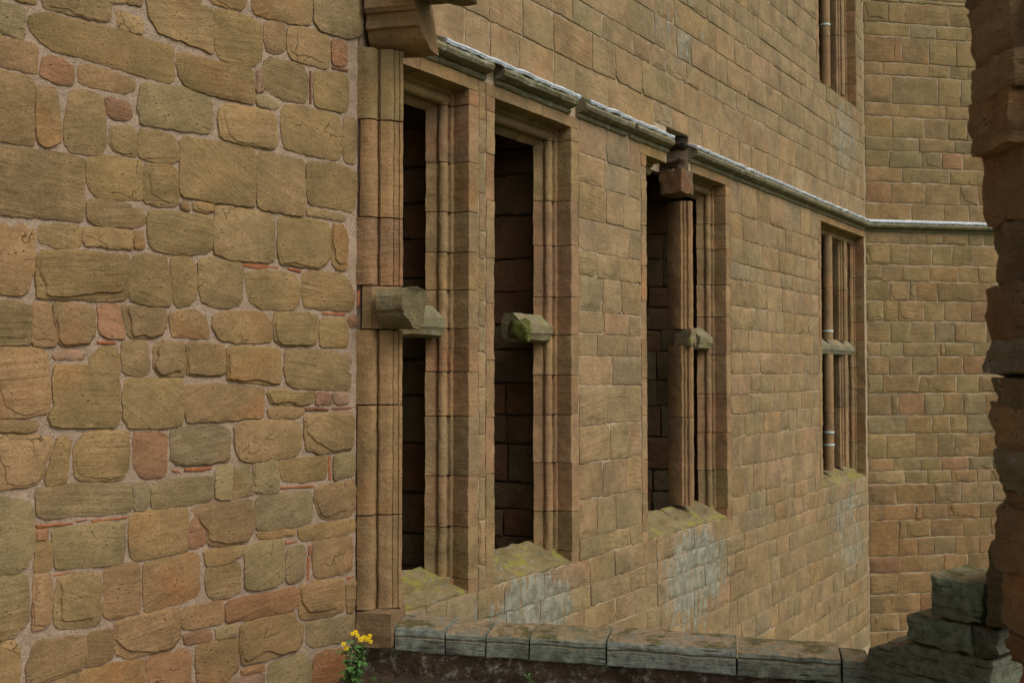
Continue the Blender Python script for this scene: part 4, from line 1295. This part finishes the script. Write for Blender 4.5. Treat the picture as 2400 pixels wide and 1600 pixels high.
def leaf_pts(pool, base, direc, L, W, r, lobes=4):
    """one toothed leaf: a folded strip with lobes"""
    d = Vector(direc).normalized()
    side = d.cross(Vector((r.uniform(-.3, .3), r.uniform(-.3, .3), 1))).normalized()
    up = side.cross(d)
    v, f = [], []
    n = lobes * 2 + 1
    for i in range(n + 1):
        t = i / n
        w = W * math.sin(math.pi * min(1, t * .9 + .08)) * (1.0 if i % 2 else .45)
        c = Vector(base) + d * L * t - Vector((0, 0, 1)) * (L * .35 * t * t)
        v += [tuple(c + side * w + up * w * .25), tuple(c), tuple(c - side * w + up * w * .25)]
    for i in range(n):
        for k in (0, 1):
            f.append((i * 3 + k, i * 3 + k + 1, i * 3 + 4 + k, i * 3 + 3 + k))
    pool.add(v, f)

def px_pt(px, py, Y):
    d = ray(px, py)
    return Vector((0, 0, EYE)) + d * (Y / d.y)

base = px_pt(822, 1632, 5.34)
rag = empty('flowering_ragwort', base)
tag(rag, 'small weed with ragged green leaves and yellow daisy flowers in the corner', 'plant')
r = random.Random(12)
heads = [(812, 1517, 5.31), (806, 1508, 5.34), (826, 1484, 5.34), (833, 1480, 5.36), (838, 1488, 5.32), (846, 1497, 5.36), (853, 1492, 5.38), (866, 1490, 5.35), (860, 1497, 5.33), (868, 1502, 5.36)]
stems, leaves = Pool(), Pool()
for k, (a, b, Y) in enumerate(heads):
    tip = px_pt(a, b, Y) - base
    fork = Vector((tip.x * .45 + r.uniform(-.01, .01), tip.y * .5, tip.z * .62))
    pts = [Vector((r.uniform(-.012, .012), r.uniform(-.012, .012), 0)), fork * .5 + Vector((r.uniform(-.012, .012), 0, 0)), fork, (fork + tip) / 2 + Vector((r.uniform(-.006, .006), 0, .004)), tip]
    tube(stems, pts, .0032, .0014)
    for q in range(13):
        t = r.random() ** 1.25 * .86
        i = min(3, int(t * 4)); u = t * 4 - i
        p = pts[i].lerp(pts[i + 1], u)
        ang = r.uniform(0, 2 * math.pi)
        leaf_pts(leaves, p, (math.cos(ang), math.sin(ang), r.uniform(.0, .7)), r.uniform(.05, .085) * (1.15 - .5 * t), r.uniform(.013, .022), r, r.choice((2, 3)))
    fp = Pool()
    R0 = r.uniform(.013, .018)
    tilt = Vector((r.uniform(-.3, .3), -.75, .7)).normalized()
    e1 = tilt.orthogonal().normalized(); e2 = tilt.cross(e1)
    np_ = 11
    for q in range(np_):
        t = 2 * math.pi * q / np_ + r.uniform(-.1, .1)
        o1 = e1 * math.cos(t) + e2 * math.sin(t); o2 = tilt.cross(o1)
        dr = r.uniform(-.25, .12)
        vv = [o1 * R0 * .25 - o2 * R0 * .06, o1 * R0 * .7 - o2 * R0 * .17 + tilt * R0 * dr * .5, o1 * R0 * 1.05 + tilt * R0 * dr, o1 * R0 * .7 + o2 * R0 * .17 + tilt * R0 * dr * .5, o1 * R0 * .25 + o2 * R0 * .06]
        fp.add([tuple(x) for x in vv], [(0, 1, 2, 3, 4)])
    fo = link('flower', fp.mesh('flower'), M_PETAL, rag, None, tuple(tip), 0)
    bm = bmesh.new()
    bmesh.ops.create_icosphere(bm, subdivisions=1, radius=R0 * .33)
    cm = bpy.data.meshes.new('flower_centre'); bm.to_mesh(cm); bm.free()
    link('flower_centre', cm, M_PETAL, fo, None, tuple(tilt * R0 * .08), 60)
link('stems', stems.mesh('stems'), M_STEM, rag, ang=60)
link('leaves', leaves.mesh('leaves'), M_LEAF, rag, ang=60)

def small_weed(px, py, Y, name, label, n, L, seed):
    b = px_pt(px, py, Y)
    w = empty(name, b)
    tag(w, label, 'plant')
    r = random.Random(seed)
    lv, sm = Pool(), Pool()
    tube(sm, [Vector((0, 0, -.01)), Vector((.003, 0, L * .5)), Vector((0, 0, L))], .003, .0015)
    for q in range(n):
        t = 2 * math.pi * q * .381
        leaf_pts(lv, Vector((0, 0, L * (.25 + .75 * q / n))), (math.cos(t), math.sin(t), .75), L * r.uniform(.55, .85), L * .10, r, 1)
    link('leaves', lv.mesh('leaves'), M_LEAF, w, ang=60)
    link('stem', sm.mesh('stem'), M_STEM, w, ang=60)
small_weed(1238, 1606, 5.38, 'seedling', 'little green seedling at the foot of the sill wall', 13, .055, 2)
small_weed(876, 1603, 5.42, 'seedling', 'low leafy sprout beside the flowering weed', 16, .035, 5)
# soil heaped in the corner under the sill
me = relief_sheet(0, 1, 0, 1, 2, 2, 0, 0, 1, .1, 1)
v, f = [], []
N = 40
for j in range(N + 1):
    for i in range(N + 1):
        a = -.9 + 3.6 * i / N; b = -.55 + .6 * j / N
        p = WD.at(a, b, 0)
        k = max(0, 1 - abs(b - .02) / .5)
        v.append((p.x, p.y, .004 + .05 * k + .03 * k * noise.noise(Vector((a * 5, b * 8, 0)))))
for j in range(N):
    for i in range(N):
        q = j * (N + 1) + i
        f.append((q, q + 1, q + N + 2, q + N + 1))
so = link('soil', pydata('soil', v, f), M_SOIL, ang=60)
tag(so, 'dark soil heaped along the foot of the sill wall', 'soil', kind='stuff')
